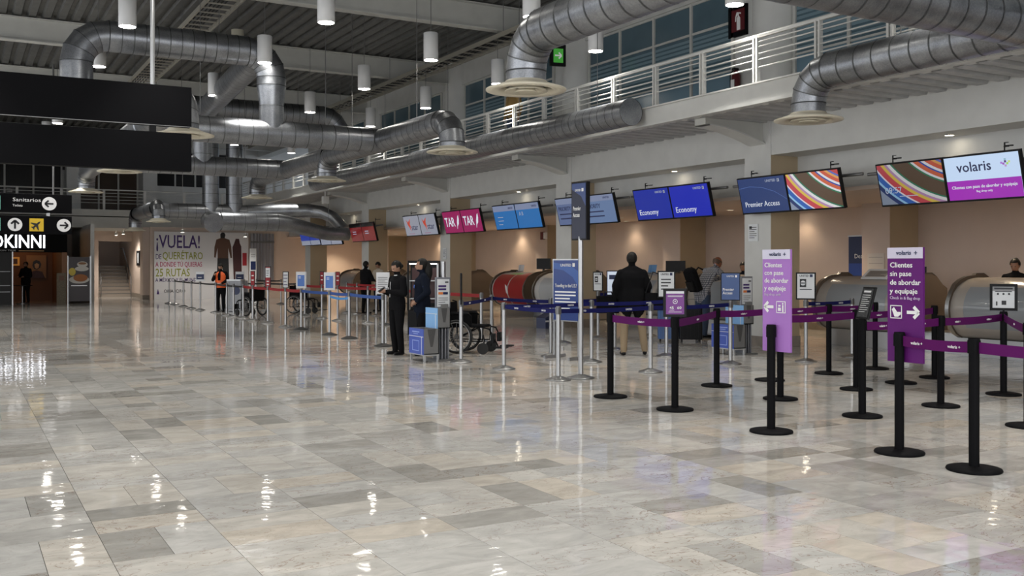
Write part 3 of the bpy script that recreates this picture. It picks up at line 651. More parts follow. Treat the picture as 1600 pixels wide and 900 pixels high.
for y, z, kind in PAIRS:
    for side in (0, 1):           # 0: farther along the hall (appears on the left), 1: nearer
        yc = y+(SW/2+.004)*(1 if side == 0 else -1); wd = 'left' if side == 0 else 'right'
        if kind == 'vol' and side == 0:
            t, g = screen(yc, z, 'hanging screen with curved rainbow stripes and the time 09:57', serape('serape_stripes', 1.15, 1.05, .55), 'screens over the counters')
            text('09:57', LWD, g, -.5, -.14, .10, -.028); lines(g, LWD, -.24, .1, -.2, 1, .02, .012, -.027)
        elif kind == 'vol':
            t, g = screen(yc, z, 'hanging screen half white with a dark lower-case word, half purple', screen_mat('white_screen', (.60, .76, 1), .85), 'screens over the counters')
            rect(g, screen_mat('purple_screen', (.32, .02, .42), .95), -SW/2+.022, SW/2-.022, -SH/2+.03, -.03, -.026)
            text('volaris', LN, g, -.40, .10, .145, -.028, width=.56, bold=.010)
            for a, b, c in ((.34,.155,(.35,.1,.5)),(.37,.185,(.1,.02,.2)),(.37,.125,(.5,.3,.6)),(.40,.155,(.4,.7,.1)),(.43,.18,(.6,.75,.2)),(.31,.17,(.4,.2,.7)),(.37,.215,(.3,.5,.6))): rect(g, lit('pixel_%d' % int(a*1000+b*10000), c, .9), a, a+.03, b, b+.03, -.028, 'emblem_square')
            text('Clientes con pase de abordar y equipaje', LW, g, 0, -.15, .045, -.03, align='CENTER', width=1.05, bold=.010); text('Bag drop only', LW, g, 0, -.215, .032, -.03, align='CENTER')
        elif kind == 'prem' and side == 0:
            t, g = screen(yc, z, 'dark navy hanging screen reading Premier Access', screen_mat('navy_screen', (.025, .06, .22), .6), 'screens over the counters')
            text('Premier Access', LW, g, -.50, -.21, .095, -.028, width=.88); text('UNITED', LWD, g, .12, .235, .045, -.028, width=.26, bold=.010); emblem(g, .42, .225, .055, LWD)
            gl = B(); pts = [(-.6, .14), (-.3, .17), (0, .14), (.3, .05), (.5, -.06), (.595, -.12)]
            gl.add([(a, -.026, b) for a, b in pts]+[(a, -.026, b+.012) for a, b in pts], [(i, i+1, 7+i, 6+i) for i in range(5)]); gl.build('arc_line', lit('lit_arc', (.06, .12, .36), .8), g)
        elif kind == 'prem':
            t, g = screen(yc, z, 'hanging screen with curved rainbow stripes beside the navy one', serape('serape_stripes_b', 1.10, 1.0, .85), 'screens over the counters')
        elif kind == 'econ':
            t, g = screen(yc, z, 'bright blue hanging screen reading Economy, %s of its pair' % wd, screen_mat('blue_screen_%d' % side, ((.012, .035, .46), (.014, .03, .60))[side], .62), 'screens over the counters')
            text('Economy', LW, g, -.5, -.22, .115, -.028, width=.65); text('UNITED', LWD, g, .16, .235, .045, -.028, width=.24, bold=.010); emblem(g, .44, .225, .055, LWD)
        elif kind == 'prio':
            t, g = screen(yc, z, 'pale blue hanging screen reading PRIORITY, %s of its pair' % wd, screen_mat('pale_screen_%d' % side, ((.16, .22, .42), (.19, .29, .52))[side], .58), 'screens over the counters')
            rect(g, screen_mat('pale_header', (.25, .30, .46), .7), -SW/2+.022, SW/2-.022, .19, SH/2-.022, -.026)
            text('PRIORITY', LN, g, -.52, .03, .10, -.028, width=.56, bold=.010); lines(g, LN, -.5, .15, -.07, 2, .11, .03, -.027); text('UNITED', LN, g, .2, .24, .045, -.028, width=.25)
        elif kind == 'aero':
            t, g = screen(yc, z, 'light blue hanging screen with a whitish top band, %s of its pair' % wd, screen_mat('azure_screen', (.03, .22, .62), .58), 'screens over the counters')
            rect(g, screen_mat('pale_header', (.25, .30, .46), .7), -SW/2+.022, SW/2-.022, .17, SH/2-.022, -.026); text('UNITED', LN, g, .25, .22, .05, -.028, width=.25)
            (text('A B', LWD, g, -.45, .02, .1, -.028) if side else lines(g, LWD, -.4, -.1, 0, 3, .1, .02, -.027))
        elif kind == 'tar':
            t, g = screen(yc, z, 'magenta hanging screen reading TAR, %s of its pair' % wd, screen_mat('magenta_screen', (.42, .015, .14), .6), 'screens over the counters')
            text('TAR', LW, g, -.50, -.12, .27, -.028, width=.66, bold=.012)
            f = B(); f.add([(a, -.028, b) for a, b in ((.24, -.22), (.30, .0), (.40, .17), (.47, .21), (.46, .08), (.40, -.06), (.30, -.13), (.27, -.2))], [list(range(8))]); f.build('feather_emblem', LW, g)
        elif kind == 'star':
            t, g = screen(yc, z, 'white hanging screen with a red star emblem and the word star, %s of its pair' % wd, screen_mat('grey_white_screen', (.36, .38, .46), .65), 'screens over the counters')
            f = B(); f.add([(a, -.028, b) for a, b in ((-.38, .22), (-.26, .12), (-.06, .24), (-.14, .06), (-.06, -.12), (-.16, -.02), (-.12, -.2), (-.24, -.02), (-.30, .02))], [list(range(9))]); f.build('star_emblem', lit('lit_red', (.55, .06, .03), .8), g)
            text('star', LN, g, -.06, -.14, .19, -.03, width=.5); lines(g, lit('lit_rose', (.5, .15, .3), .6), -.35, .1, -.27, 1, .03, .014, -.027)
        elif kind == 'red':
            t, g = screen(yc, z, 'dark red hanging screen of the far end, %s of its pair' % wd, screen_mat('red_screen', (.30, .010, .012), .45), 'screens over the counters')
            rect(g, mat('screen_black_band', (.01, .01, .01), .2), -SW/2+.022, SW/2-.022, .2, SH/2-.022, -.026); lines(g, LWD, -.35, -.0, .02, 2, .08, .03, -.027)
        else:
            nm = {'blue': 'deep blue hanging screen of the furthest four', 'white': 'half white hanging screen of the furthest four'}[kind]
            t, g = screen(yc, z, nm+', %s of its pair' % wd, screen_mat('far_%s' % kind, (.02, .05, .36) if kind == 'blue' else (.10, .14, .38), .7), 'screens over the counters')
            rect(g, screen_mat('far_grey', (.3, .33, .42), .7), -SW/2+.022, SW/2-.022, -SH/2+.03, -.13 if kind == 'blue' else -.05, -.026)
    t = thing('screen_mount', 'ceiling pipe and hooked arms carrying the %s' % {'vol': 'purple and striped screens', 'prem': 'navy Premier Access screen and its striped neighbour', 'econ': 'two Economy screens', 'prio': 'two PRIORITY screens', 'aero': 'two light blue screens', 'tar': 'two magenta screens', 'star': 'two star screens', 'red': 'two dark red screens', 'blue': 'two furthest deep blue screens', 'white': 'two half white far screens'}[kind], 'bracket', (13.25, y, z+.22), 0, 'screen mounts')
    B().cyl((0, -1.55, 0), (0, 1.6, 0), .028, n=8).build('pipe', DARKSTEEL, t)
    for yy in (-.95, -.4, .4, .95): B().box((-.155, yy-.04, -.05), (.01, yy+.04, .03)).build('clamp_plate', DARKSTEEL, t)
    for yy in (-.85, 1.1):
        B().tube([(0, yy, 0), (0, yy, .22), (.2, yy, .24)], .011, 8).box((-.01, yy-.07, .20), (.01, yy+.01, .215)).box((-.01, yy-.06, .26), (.01, yy, .27)).box((-.008, yy-.008, .2), (.008, yy+.008, .27)).build('arm', BLACK, t)

# ------------------------------------------------------------------ check-in counters
PROF = [(.05,.31),(-.10,.38),(-.21,.50),(-.28,.65),(-.30,.80),(-.28,.94),(-.21,1.08),(-.10,1.19),(.04,1.27),(.2,1.32),(.38,1.34),(.62,1.345)]
EDGE = [(p[0]-.055 if p[0] < .3 else p[0], p[1]+(.045 if p[1] > 1.1 else 0)) for p in PROF[:-1]]+[(.40,1.42),(.62,1.42),(.74,1.36),(.92,1.20),(1.05,1.13),(1.06,.30)]
def sheet(prof, y0, y1, off=0):
    b = B(); n = len(prof); vs = []
    for y in (y0, y1): vs += [(p[0]-off, y, p[1]) for p in prof]
    return b.add(vs, [(i, i+1, n+i+1, n+i) for i in range(n-1)], 0, True)
def counter(y0, y1, style, label):
    t = thing('checkin_counter', label, 'counter', (15.05, (y0+y1)/2, 0), 0, 'curved check-in counters'); h = (y1-y0)/2
    body = B(); n = len(PROF); pr = PROF+[(.62, .31)]
    body.prism(pr, -h+.04, h-.04, 0, 'y', sm=True).build('front_shell', {'grey': GREYBODY, 'white': COUNTERW, 'red': COUNTERW}[style], t)
    for sgn, nm in ((-1, 'end_panel'), (1, 'end_panel')):
        ya, yb = sorted((sgn*h, sgn*(h-.05)))
        e = B().prism(EDGE, ya, yb, 0, 'y').build(nm, BROWN, t)
        sheet(EDGE[:14], ya-.012, yb+.012, .008).build('edge_trim', STEEL, e)
    B().box((.02, -h+.03, .0), (1.0, h-.03, .31)).build('plinth', SILVER if style == 'grey' else STEEL, t)
    B().box((.05, -h+.02, 0), (1.02, h-.02, .05)).build('kick_strip', DARKSTEEL, t)
    B().box((.6, -h+.05, .98), (1.0, h-.05, 1.02)).build('worktop', GREYBODY, t)
    sp = [p for p in PROF[2:8]]
    if style == 'red':
        for a, b_ in ((-h+.12, -.03), (.03, h-.12)): sheet(PROF[1:9], a, b_, .006).build('red_panel', REDP, t)
        sheet(PROF[8:10], -.2, .4, .004).build('print_panel', GREENP, t); sheet(PROF[8:10], -h+.1, -.35, .004).build('print_panel', REDP, t)
        f = B(); f.add([(-.315, a, b) for a, b in ((.13, .98), (.02, .92), (-.05, .76), (-.03, .66), (.06, .72), (.11, .85))], [list(range(6))]); f.build('feather_emblem', INKW, t)
    else:
        sheet(sp, -h+.3, h-.3, .006).build('inset_panel', mat('grey_glossy_inset', (.30, .32, .34), .12) if style == 'grey' else mat('pale_inset', (.50, .52, .54), .15), t)
    return t
# pairs of counters in every bay: [8.9..10.9] and [11.9..13.9] and so on
CL = [(5.0, 7.0, 'grey', 'curved grey check-in counter nearest the camera end, mostly beyond the last purple belts'),
      (8.9, 10.9, 'grey', 'curved grey check-in counter under the purple screen, with an agent behind it'),
      (11.9, 13.9, 'grey', 'curved grey check-in counter with a dark brown end, behind the tall dark purple sign'),
      (15.8, 17.8, 'grey', 'check-in counter where the man in a checked shirt leans'),
      (18.8, 20.8, 'grey', 'check-in counter in front of the man in the dark suit'),
      (22.7, 24.7, 'white', 'white check-in counter half hidden by the blue poster stand'),
      (25.2, 27.3, 'red', 'white check-in counter with two big red rounded panels'),
      (29.6, 31.6, 'white', 'brown-ended check-in counter left of the red one'),
      (32.6, 34.6, 'grey', 'check-in counter behind the women in black uniforms'),
      (36.5, 38.5, 'grey', 'far check-in counter under the dark red screens'),
      (39.5, 41.5, 'grey', 'furthest check-in counter under the blue screens')]
for a in CL: counter(*a)
for k, (y, lab) in enumerate([(11.4, 'low steel baggage scale between the two nearest grey counters'), (18.3, 'low baggage scale by the blue luggage near the checked-shirt man'), (24.8, 'low baggage scale beside the red counter')]):
    t = thing('baggage_scale', lab, 'scale', (15.3, y, 0))
    B().rbox((0, -.42, 0), (.9, .42, .34), .02).build('housing', SILVER, t); B().box((.02, -.38, .34), (.88, .38, .36)).build('weigh_plate', STEEL, t)
def monitor(x, y, z, rz, label):
    t = thing('computer_monitor', label, 'monitor', (x, y, z), rz, 'monitors on the counters'); t.rotation_euler = (0, 0, rz)
    B().box((-.25, -.015, .10), (.25, .025, .43)).build('case', BLACK, t); B().box((-.03, 0, .02), (.03, .03, .2)).build('neck', BLACK, t); B().box((-.1, -.08, 0), (.1, .08, .02)).build('foot', BLACK, t)
monitor(15.75, 19.4, 1.24, 2.2, 'black monitor on the counter between the suit man and the checked-shirt man')
monitor(15.6, 25.5, 1.34, 2.0, 'black monitor on the brown end of the red counter')
monitor(15.9, 12.5, 1.10, 1.9, 'black monitor behind the dark brown counter end')
def papers(x, y, z, label, m, n=3):
    t = thing('leaflet_holder', label, 'leaflet holder', (x, y, z), -PI/2)
    B().box((-.14, -.05, 0), (.14, .05, .03)).build('tray', SILVER, t)
    for i in range(n):
        o = B().box((-.10, -.004, 0), (.0, .004, .2)).build('leaflet', m, t, (-.02+.09*i, .02*i, .03), (-.25, 0, .1*i))
papers(15.62, 27.0, 1.35, 'white leaflets standing on the red counter', PAPER)
papers(15.62, 20.25, 1.345, 'blue and white leaflets on the counter beside the suit man', SKYP)
t = thing('counter_notice', 'small framed notice lying on the slope of the grey counter', 'notice', (15.1, 12.75, 1.30), -PI/2); t.rotation_euler = (-.95, 0, -PI/2)
e = B().box((-.3, -.01, 0), (.3, .01, .3)).build('notice_frame', PAPER, t); rect(e, GREYBODY, -.24, .24, .05, .25, -.012); lines(e, INKK, -.2, .2, .2, 4, .04, .01, -.015)
t = thing('banner', 'blue tapering banner on the back wall reading Descubra', 'banner', (18.085, 15.55, 1.3), -PI/2)
e = B().box((-.42, -.01, 0), (.42, .01, .92)).build('banner_sheet', NAVYP, t); rect(e, BLUEP, -.41, .41, .02, .3, -.013); text('Descubra', INKW, e, -.25, .42, .10, -.016); emblem(e, .18, .74, .08, INKW, -.016); B().box((-.44, -.02, .92), (.44, .02, .95)).build('top_rail', SILVER, t)
t = thing('wall_notice', 'white paper notices taped to the column beside the navy screen', 'notice', (13.385, 14.15, 2.02), -PI/2)
e = B().box((-.13, -.004, 0), (.13, .004, .33)).build('sheet', PAPER, t); lines(e, INKK, -.1, .1, .26, 6, .04, .012, -.006); rect(e, INKK, -.1, -.03, .24, .29, -.006)
t = thing('wall_notice', 'white paper notice on the far white column behind the two women', 'notice', (13.385, 27.85, 1.75), -PI/2)
e = B().box((-.13, -.004, 0), (.13, .004, .35)).build('sheet', PAPER, t); lines(e, INKK, -.1, .1, .28, 6, .04, .012, -.006)
t = thing('wall_notice', 'grey paper notice on the back wall beside the dark purple sign', 'notice', (17.19, 14.45, 1.36), -PI/2)
e = B().box((-.22, -.004, 0), (.22, .004, .45)).build('sheet', mat('cream_paper', (.58, .52, .46), .6), t); lines(e, GREYBODY, -.18, .18, .36, 3, .13, .015, -.006)

# ------------------------------------------------------------------ far end of the hall
wf = B().box((7.7, 46.7, -.1), (19, 46.9, 3.3)).box((7.7, 47.9, 0), (7.95, 53, 3.3)).box((7.45, 47.2, 0), (7.95, 47.9, 3.3))
wf.box((-7, 52, -.1), (6.15, 52.2, 4)).box((6.15, 52, 2.75), (7.8, 52.2, 4)).box((6.05, 52.2, 0), (6.15, 57, 4)).box((7.8, 52.2, 0), (7.9, 57, 4)).box((6, 57, 0), (8, 57.2, 4))
struct('wall_far', wf, CREAM)
B().box((7.44, 47.19, 0), (7.96, 47.91, .2)).box((7.69, 47.9, 0), (7.7, 52, .2)).build('skirting', BASEB, bpy.data.objects['wall_far'])
struct('wall_kiosk_side', B().box((4.95, 44.5, 0), (5.1, 52, 3.3)), WHITE)
sf = B().box((-7, 47.6, 3.25), (12, 54, 3.45)).box((-7, 47.5, 3.25), (12, 47.6, 3.74)).box((-7, 47.42, 3.78), (12, 47.6, 4.05)).box((-7, 47.4, 4.03), (12, 47.62, 4.07)).box((-7, 47.6, 3.9), (19, 54, 4.05))
struct('floor_gallery_far', sf, BEAM)
uw = B().box((-7, 51, 4), (19, 51.2, 8))
for x0, x1 in ((4.5, 5.1), (7.85, 8.5)): uw.box((x0, 49.6, 4.05), (x1, 51, 8))
uw.box((8.5, 50.2, 4.05), (12, 50.4, 5.45))
struct('wall_far_upper', uw, WHITE)
for n, (x0, x1, z0, z1, cols) in enumerate([(5.15, 7.8, 4.2, 7.2, 3), (8.6, 12.5, 5.5, 7.2, 4), (-4, 4.4, 4.2, 7.2, 7)]):
    fr = B(); w = (x1-x0)/cols
    for i in range(cols+1): fr.box((x0+w*i-.04, 50.9, z0), (x0+w*i+.04, 51.0, z1))
    fr.box((x0, 50.9, z0-.05), (x1, 51, z0)).box((x0, 50.9, z1), (x1, 51, z1+.05))
    o = struct('window_%d' % (n+11), fr, BEAM)
    for i in range(cols): B().box((x0+w*i+.04, 50.94, z0), (x0+w*(i+1)-.04, 50.96, z1)).build('pane', DARKPANE if n else mat('brown_pane', (.06, .04, .028), .15), o)
t = thing('gallery_railing', 'white railing across the far upper landing above the stairs', 'railing', (0, 47.55, 4.07))
B().cyl((-6.5, 0, .9), (11.6, 0, .9), .03, n=8).build('handrail', WHITE, t)
for z in (.75, .6, .45, .3): B().cyl((-6.5, 0, z), (11.6, 0, z), .012, n=6).build('bar', WHITE, t)
g = None
for i in range(11):
    q = B().box((-.05, -.03, 0), (.05, .03, .9)).build('post', WHITE, t) if g is None else g.copy()
    if g is not None: C.objects.link(q)
    g = q; q.location = (-6.4+1.75*i, 0, 0)
st = thing('staircase', 'pale stone stairs rising into the recess between dark handrails', 'stairs', (6.98, 52.25, 0))
g = None
for i in range(9):
    q = B().box((-.78, 0, 0), (.78, .36, .17)).build('step', mat('stone_step', (.36, .31, .26), .4), st) if g is None else g.copy()
    if g is not None: C.objects.link(q)
    g = q; q.location = (0, .3*i, .17*i)
    B().box((-.78, -.012, .145), (.78, 0, .17)).build('contrast_strip', DARKSTEEL, st, (0, .3*i, .17*i))  # dark strip added at each step edge for riser contrast that shading lacks
B().box((-.78, 2.7, 0), (.78, 4.7, 1.53)).build('landing', mat('stone_step', (0, 0, 0)), st)
for sx in (-.70, .70): B().tube([(sx, -.1, 0), (sx, -.1, .95), (sx, 2.6, 2.45), (sx, 3.4, 2.45)], .025, 8).tube([(sx, 1.2, .5), (sx, 1.2, 1.75)], .02, 6).build('handrail', DARKSTEEL, st)
for x, y, z, w in ((6.72, 50.2, 3.0, 'small lit spotlight hung before the stairs, farther of two'), (7.0, 49.9, 3.05, 'small lit spotlight hung before the stairs, nearer of two'), (11.45, 44.6, 2.85, 'small lit spotlight hung before the right edge of the flight poster'), (8.7, 44.6, 3.0, 'unseen spotlight added to brighten the left half of the flight poster, behind the ducts')):  # last entry is an unseen spotlight, added to brighten the poster
    t = thing('pendant_spotlight', w, 'lamp', (x, y, z))
    B().lathe([(.07, 0), (.08, .02), (.08, .12), (.02, .14)], n=14, cap=False).cyl((0, 0, .13), (0, 0, .25 if y > 47.6 else 8-z), .008, n=5).build('shade', WHITE, t); B().lathe([(.001, .01), (.07, .01)], n=12, cap=False).build('lamp_disc', LAMPE, t)
    lamp('SPOT', 'spotlight_beam', (0, 0, -.02), 130, (1, .94, .86), .05, (0, 0, 0), 2.4, .7, t)
t = thing('restroom_sign', 'small black sign on the side wall by the stairs', 'sign', (7.68, 49.8, 1.55), -PI/2)
e = B().box((-.5, -.03, 0), (.5, .03, .72)).build('sign_panel', SIGNBLK, t); rect(e, INKW, -.12, .12, .12, .6, -.034)

# flight poster wall
t = thing('poster_banner', 'huge white wall poster reading VUELA DE QUERETARO with two people seen from behind', 'banner', (7.9, 46.6, 0))
e = B().box((-.05, -.02, -.0), (4.2, .0, 3.1)).build('banner_sheet', mat('poster_white', (.66, .65, .66), .5), t)
VI = mat('violet_ink', (.05, .02, .14), .5); OL = mat('olive_ink', (.26, .28, .03), .5); PK = mat('crimson_ink', (.38, .02, .10), .5)
text('¡VUELA!', VI, e, 0, 2.36, .58, -.025, width=1.92, bold=.010); text('DE', VI, e, 0, 1.84, .24, -.025, width=.24); text('QUERÉTARO', OL, e, .30, 1.84, .33, -.025, width=1.78, bold=.010)
text('A DONDE TÚ QUIERAS', PK, e, 0, 1.50, .22, -.025, width=2.06, bold=.010); text('25 RUTAS', OL, e, 0, 1.06, .35, -.025, width=1.5, bold=.010); text('A MÉXICO Y EL MUNDO', VI, e, 0, .82, .16, -.025, width=1.95, bold=.010)
text('OMA', INKK, e, .36, .32, .14, -.025, width=.42, bold=.010); text('QRO', INKK, e, .88, .32, .14, -.025, width=.42); B().add([(.05, -.024, .25), (.17, -.024, .25), (.11, -.024, .5)], [(0, 1, 2)]).build('emblem', VI, e)
BRN = mat('brown_print', (.10, .045, .025), .5); DKP = mat('black_print', (.012, .011, .012), .5); RDB = mat('maroon_print', (.05, .012, .012), .5)
X = 3.0
def sil(pts, m, name, y=-.024):
    pts = [(X+(a-X)*.86, .3+(c-.06)*1.14 if c < 1.46 else 1.9+(c-1.46)*.80) for a, c in pts]; b = B(); b.add([(a, y, c) for a, c in pts], [list(range(len(pts)))]); return b.build(name, m, e)
sil([(X-.12, 2.62), (X-.13, 2.86), (X-.05, 2.96), (X+.08, 2.95), (X+.15, 2.82), (X+.1, 2.62)], DKP, 'printed_head')
sil([(X-.08, 2.64), (X-.34, 2.54), (X-.44, 2.1), (X-.46, 1.5), (X-.38, 1.48), (X-.28, 2.05), (X-.27, 1.45), (X+.30, 1.45), (X+.30, 2.05), (X+.42, 1.46), (X+.50, 1.48), (X+.46, 2.15), (X+.36, 2.54), (X+.08, 2.64)], BRN, 'printed_sweater')
sil([(X-.28, 1.46), (X-.34, .06), (X-.08, .06), (X-.02, 1.1), (X+.14, .06), (X+.38, .06), (X+.31, 1.46)], DKP, 'printed_trousers')
sil([(X+.62, 2.35), (X+.70, 2.60), (X+.88, 2.60), (X+.92, 2.35), (X+1.0, 2.15), (X+1.05, .06), (X+.62, .06), (X+.52, 2.1)], RDB, 'printed_companion', -.026)
rect(e, mat('red_print', (.40, .02, .03), .5), X+.92, X+1.12, 1.55, 2.15, -.028); text('RUTAS', INKW, e, X+.97, .7, .12, -.03, width=.15)
t = thing('curtain', 'tall grey cloth hung in loose folds at the end of the flight poster', 'curtain', (12.2, 46.62, .78))
b = B(); n = 28; vs = []
for z in (0, .5, 1.2, 2.3): vs += [(1.12*i/n, .05*math.sin(i*1.7)+.03*math.sin(i*.9+z*2), z) for i in range(n+1)]
b.add(vs, [(j*(n+1)+i, j*(n+1)+i+1, (j+1)*(n+1)+i+1, (j+1)*(n+1)+i) for j in range(3) for i in range(n)], 0, True); b.build('cloth', mat('grey_cloth', (.30, .29, .31), .7), t)
B().box((0, -.06, 1.85), (1.14, -.04, 1.93)).build('seam_band', DARKSTEEL, t)
t = thing('info_totem', 'narrow white upright totem with a navy block, before the grey cloth', 'totem', (12.0, 46.0, 0))
e = B().rbox((0, -.05, 0), (.32, .05, 2.35), .03).build('body', PAPER, t); rect(e, NAVYP, .04, .28, 1.35, 1.75, -.054); lines(e, INKK, .05, .25, 2.05, 2, .1, .02, -.054); lines(e, INKK, .06, .24, 1.1, 3, .25, .02, -.054)
B().box((-.06, -.2, 0), (.38, .2, .04)).build('foot', DARKSTEEL, t)

# coffee shop on the far side
t = thing('coffee_shop', 'dark shop front with a white lit name board and an orange-brown interior', 'shop', (1.0, 43.3, 0))
SHOPK = mat('shop_black', (.004, .004, .004), .8, spec=.05)
f = B().box((-8, 0, 2.08), (2.95, .4, 3.18)).build('fascia', SHOPK, t)
text('OKINNI', mat('lit_letters', (1, 1, 1), emit=2.6, ecol=(.9, .92, 1)), f, .22, 2.26, .50, -.03, width=1.90, bold=.012)
text('ALWAYS ON TIME', mat('dim_letters', (.3, .3, .3), emit=.12), f, -.05, 2.12, .055, -.03, width=1.15); B().box((-1, -.01, 2.92), (2.1, 0, 2.95)).box((1.2, -.01, 2.12), (2.1, 0, 2.15)).build('gilt_line', mat('gilt', (.3, .17, .07), .5), f)
B().box((-8, -.25, 3.18), (2.6, .3, 3.24)).build('canopy', DARKSTEEL, t)
B().box((2.75, 0, 0), (2.95, 4.5, 2.1)).box((-8, 4.4, 0), (2.95, 4.5, 3.1)).box((-8, .4, 2.9), (2.95, 4.5, 3.1)).build('interior_wall', mat('shop_brown', (.16, .07, .03), .6), t)
B().box((.96, -.02, 0), (1.0, .03, 2.1)).build('door_post', SILVER, t); B().box((-1, .1, 0), (.96, .12, 2.1)).build('pane', mat('shop_pane', (.012, .011, .010), .35, spec=.15), t)
sh = B()
for z in (.5, .75, 1.3): sh.box((-1, .0, z), (.9, .09, z+.03))
sh.build('shelf', DARKSTEEL, t)
e = B().box((1.72, 4.32, 1.0), (2.5, 4.38, 2.0)).build('framed_print', mat('ochre_print', (.30, .17, .08), .6), t)
B().prism([(1.98, 1.72), (1.95, 1.55), (2.02, 1.40), (2.14, 1.38), (2.26, 1.46), (2.30, 1.62), (2.24, 1.74), (2.1, 1.8)], 4.305, 4.315, 0, 'y').build('printed_head', DKP, e)
B().prism([(2.03, 1.60), (2.05, 1.46), (2.12, 1.40), (2.2, 1.46), (2.22, 1.60), (2.12, 1.66)], 4.298, 4.303, 0, 'y').build('printed_face', mat('ochre_light', (.45, .30, .17), .6), e)
B().prism([(1.80, 1.0), (1.9, 1.28), (2.12, 1.34), (2.34, 1.28), (2.45, 1.0)], 4.305, 4.315, 0, 'y').build('printed_shoulders', RDB, e)
e = B().box((1.12, 4.30, 1.55), (1.45, 4.38, 1.92)).build('framed_print', mat('amber_print', (.55, .25, .05), .6, emit=.25), t)
B().box((1.2, 4.29, 1.62), (1.37, 4.295, 1.85)).build('print_panel', BRN, e)
lamp('POINT', 'shop_lamp', (1.4, 3.2, 2.6), 14, (1, .55, .25), .12, parent=t)
t = thing('cafe_table', 'small dark cafe table inside the shop', 'table', (2.4, 44.6, 0))
B().cyl((0, 0, .72), (0, 0, .75), .38, n=24).build('table_top', BLACK, t); B().cyl((0, 0, .03), (0, 0, .72), .03, n=8).build('stem', STEEL, t); B().cyl((0, 0, 0), (0, 0, .03), .22, n=18).build('base', DARKSTEEL, t)
t = thing('notice_board', 'upright patterned board at the shop doorway', 'board', (3.72, 43.15, 0))
B().box((-.17, -.04, 0), (.17, .04, 1.25)).build('board_panel', mat('mottled_board', (.10, .08, .05), .6, noise=.5, nscale=30), t); B().box((-.10, -.05, .95), (.10, -.04, 1.15)).build('print_panel', BRN, t)
t = thing('menu_poster', 'dark poster of coffee cups and pastries beside the shop front', 'poster', (4.4, 43.4, .1))
e = B().box((-.4, -.03, 0), (.4, .03, 1.8)).build('poster_panel', mat('poster_dark', (.03, .022, .025), .4), t)
B().box((-.44, -.035, -.1), (-.40, .035, 1.85)).box((.40, -.035, -.1), (.46, .035, 1.85)).build('poster_frame', SILVER, t)
def oval(m, x, z, rx, rz, y, nm): b = B(); b.add([(x+rx*math.cos(2*PI*i/20), y, z+rz*math.sin(2*PI*i/20)) for i in range(20)], [list(range(20))]); b.build(nm, m, e)
oval(mat('print_cream', (.5, .48, .44), .5), .1, 1.32, .26, .1, -.034, 'printed_saucer'); oval(mat('print_cream', (0, 0, 0)), .12, 1.50, .2, .12, -.036, 'printed_cup'); oval(mat('print_coffee', (.2, .09, .03), .5), .12, 1.54, .15, .05, -.038, 'printed_coffee')
oval(mat('print_cream', (0, 0, 0)), .0, .88, .38, .16, -.034, 'printed_plate'); oval(mat('print_crust', (.30, .10, .02), .5), .05, .95, .27, .15, -.036, 'printed_bread'); oval(mat('print_lemon', (.5, .38, .05), .5), -.26, 1.2, .13, .16, -.040, 'printed_lemon')
lines(e, INKG, -.3, .3, .62, 1, .1, .03, -.036)

# ------------------------------------------------------------------ belt stanchions
bk_post = [B().cyl((0, 0, .02), (0, 0, 1.0), .038, n=18), B().lathe([(.001, 0), (.195, 0), (.2, .008), (.195, .02), (.12, .034), (.04, .036)], n=36, cap=False), B().rbox((-.042, -.042, .885), (.042, .042, .985), .03).cyl((0, 0, .985), (0, 0, 1.0), .042, n=18)]
sv_post = [B().cyl((0, 0, .03), (0, 0, .99), .031, n=18), B().lathe([(.001, 0), (.172, 0), (.175, .012), (.15, .02), (.05, .055), (.034, .06)], n=36, cap=False), B().rbox((-.034, -.034, .89), (.034, .034, .985), .014).cyl((0, 0, .985), (0, 0, 1.0), .033, n=16)]
MSET = {'k': (BLACKM, BLACKM, BLACKM), 's': (STEEL, STEEL, DARKSTEEL), 'b': (STEEL, mat('black_cast_base', (.03, .03, .03), .5), DARKSTEEL)}
SHARE = {}
PNT = {}
def stanchion(key, x, y, kind, label, tall=1.0):
    t = thing('belt_stanchion', label, 'stanchion', (x, y, 0), 0, {'k': 'black belt stanchions', 's': 'silver belt stanchions', 'b': 'silver belt stanchions with black bases'}[kind])
    for i, nm in enumerate(('post', 'base', 'cassette')):
        if (kind, i) in SHARE: link(nm, SHARE[kind, i], t)
        else: SHARE[kind, i] = (bk_post if kind == 'k' else sv_post)[i].build(nm, MSET[kind][i], t).data
    PNT[key] = (t, x, y); return t
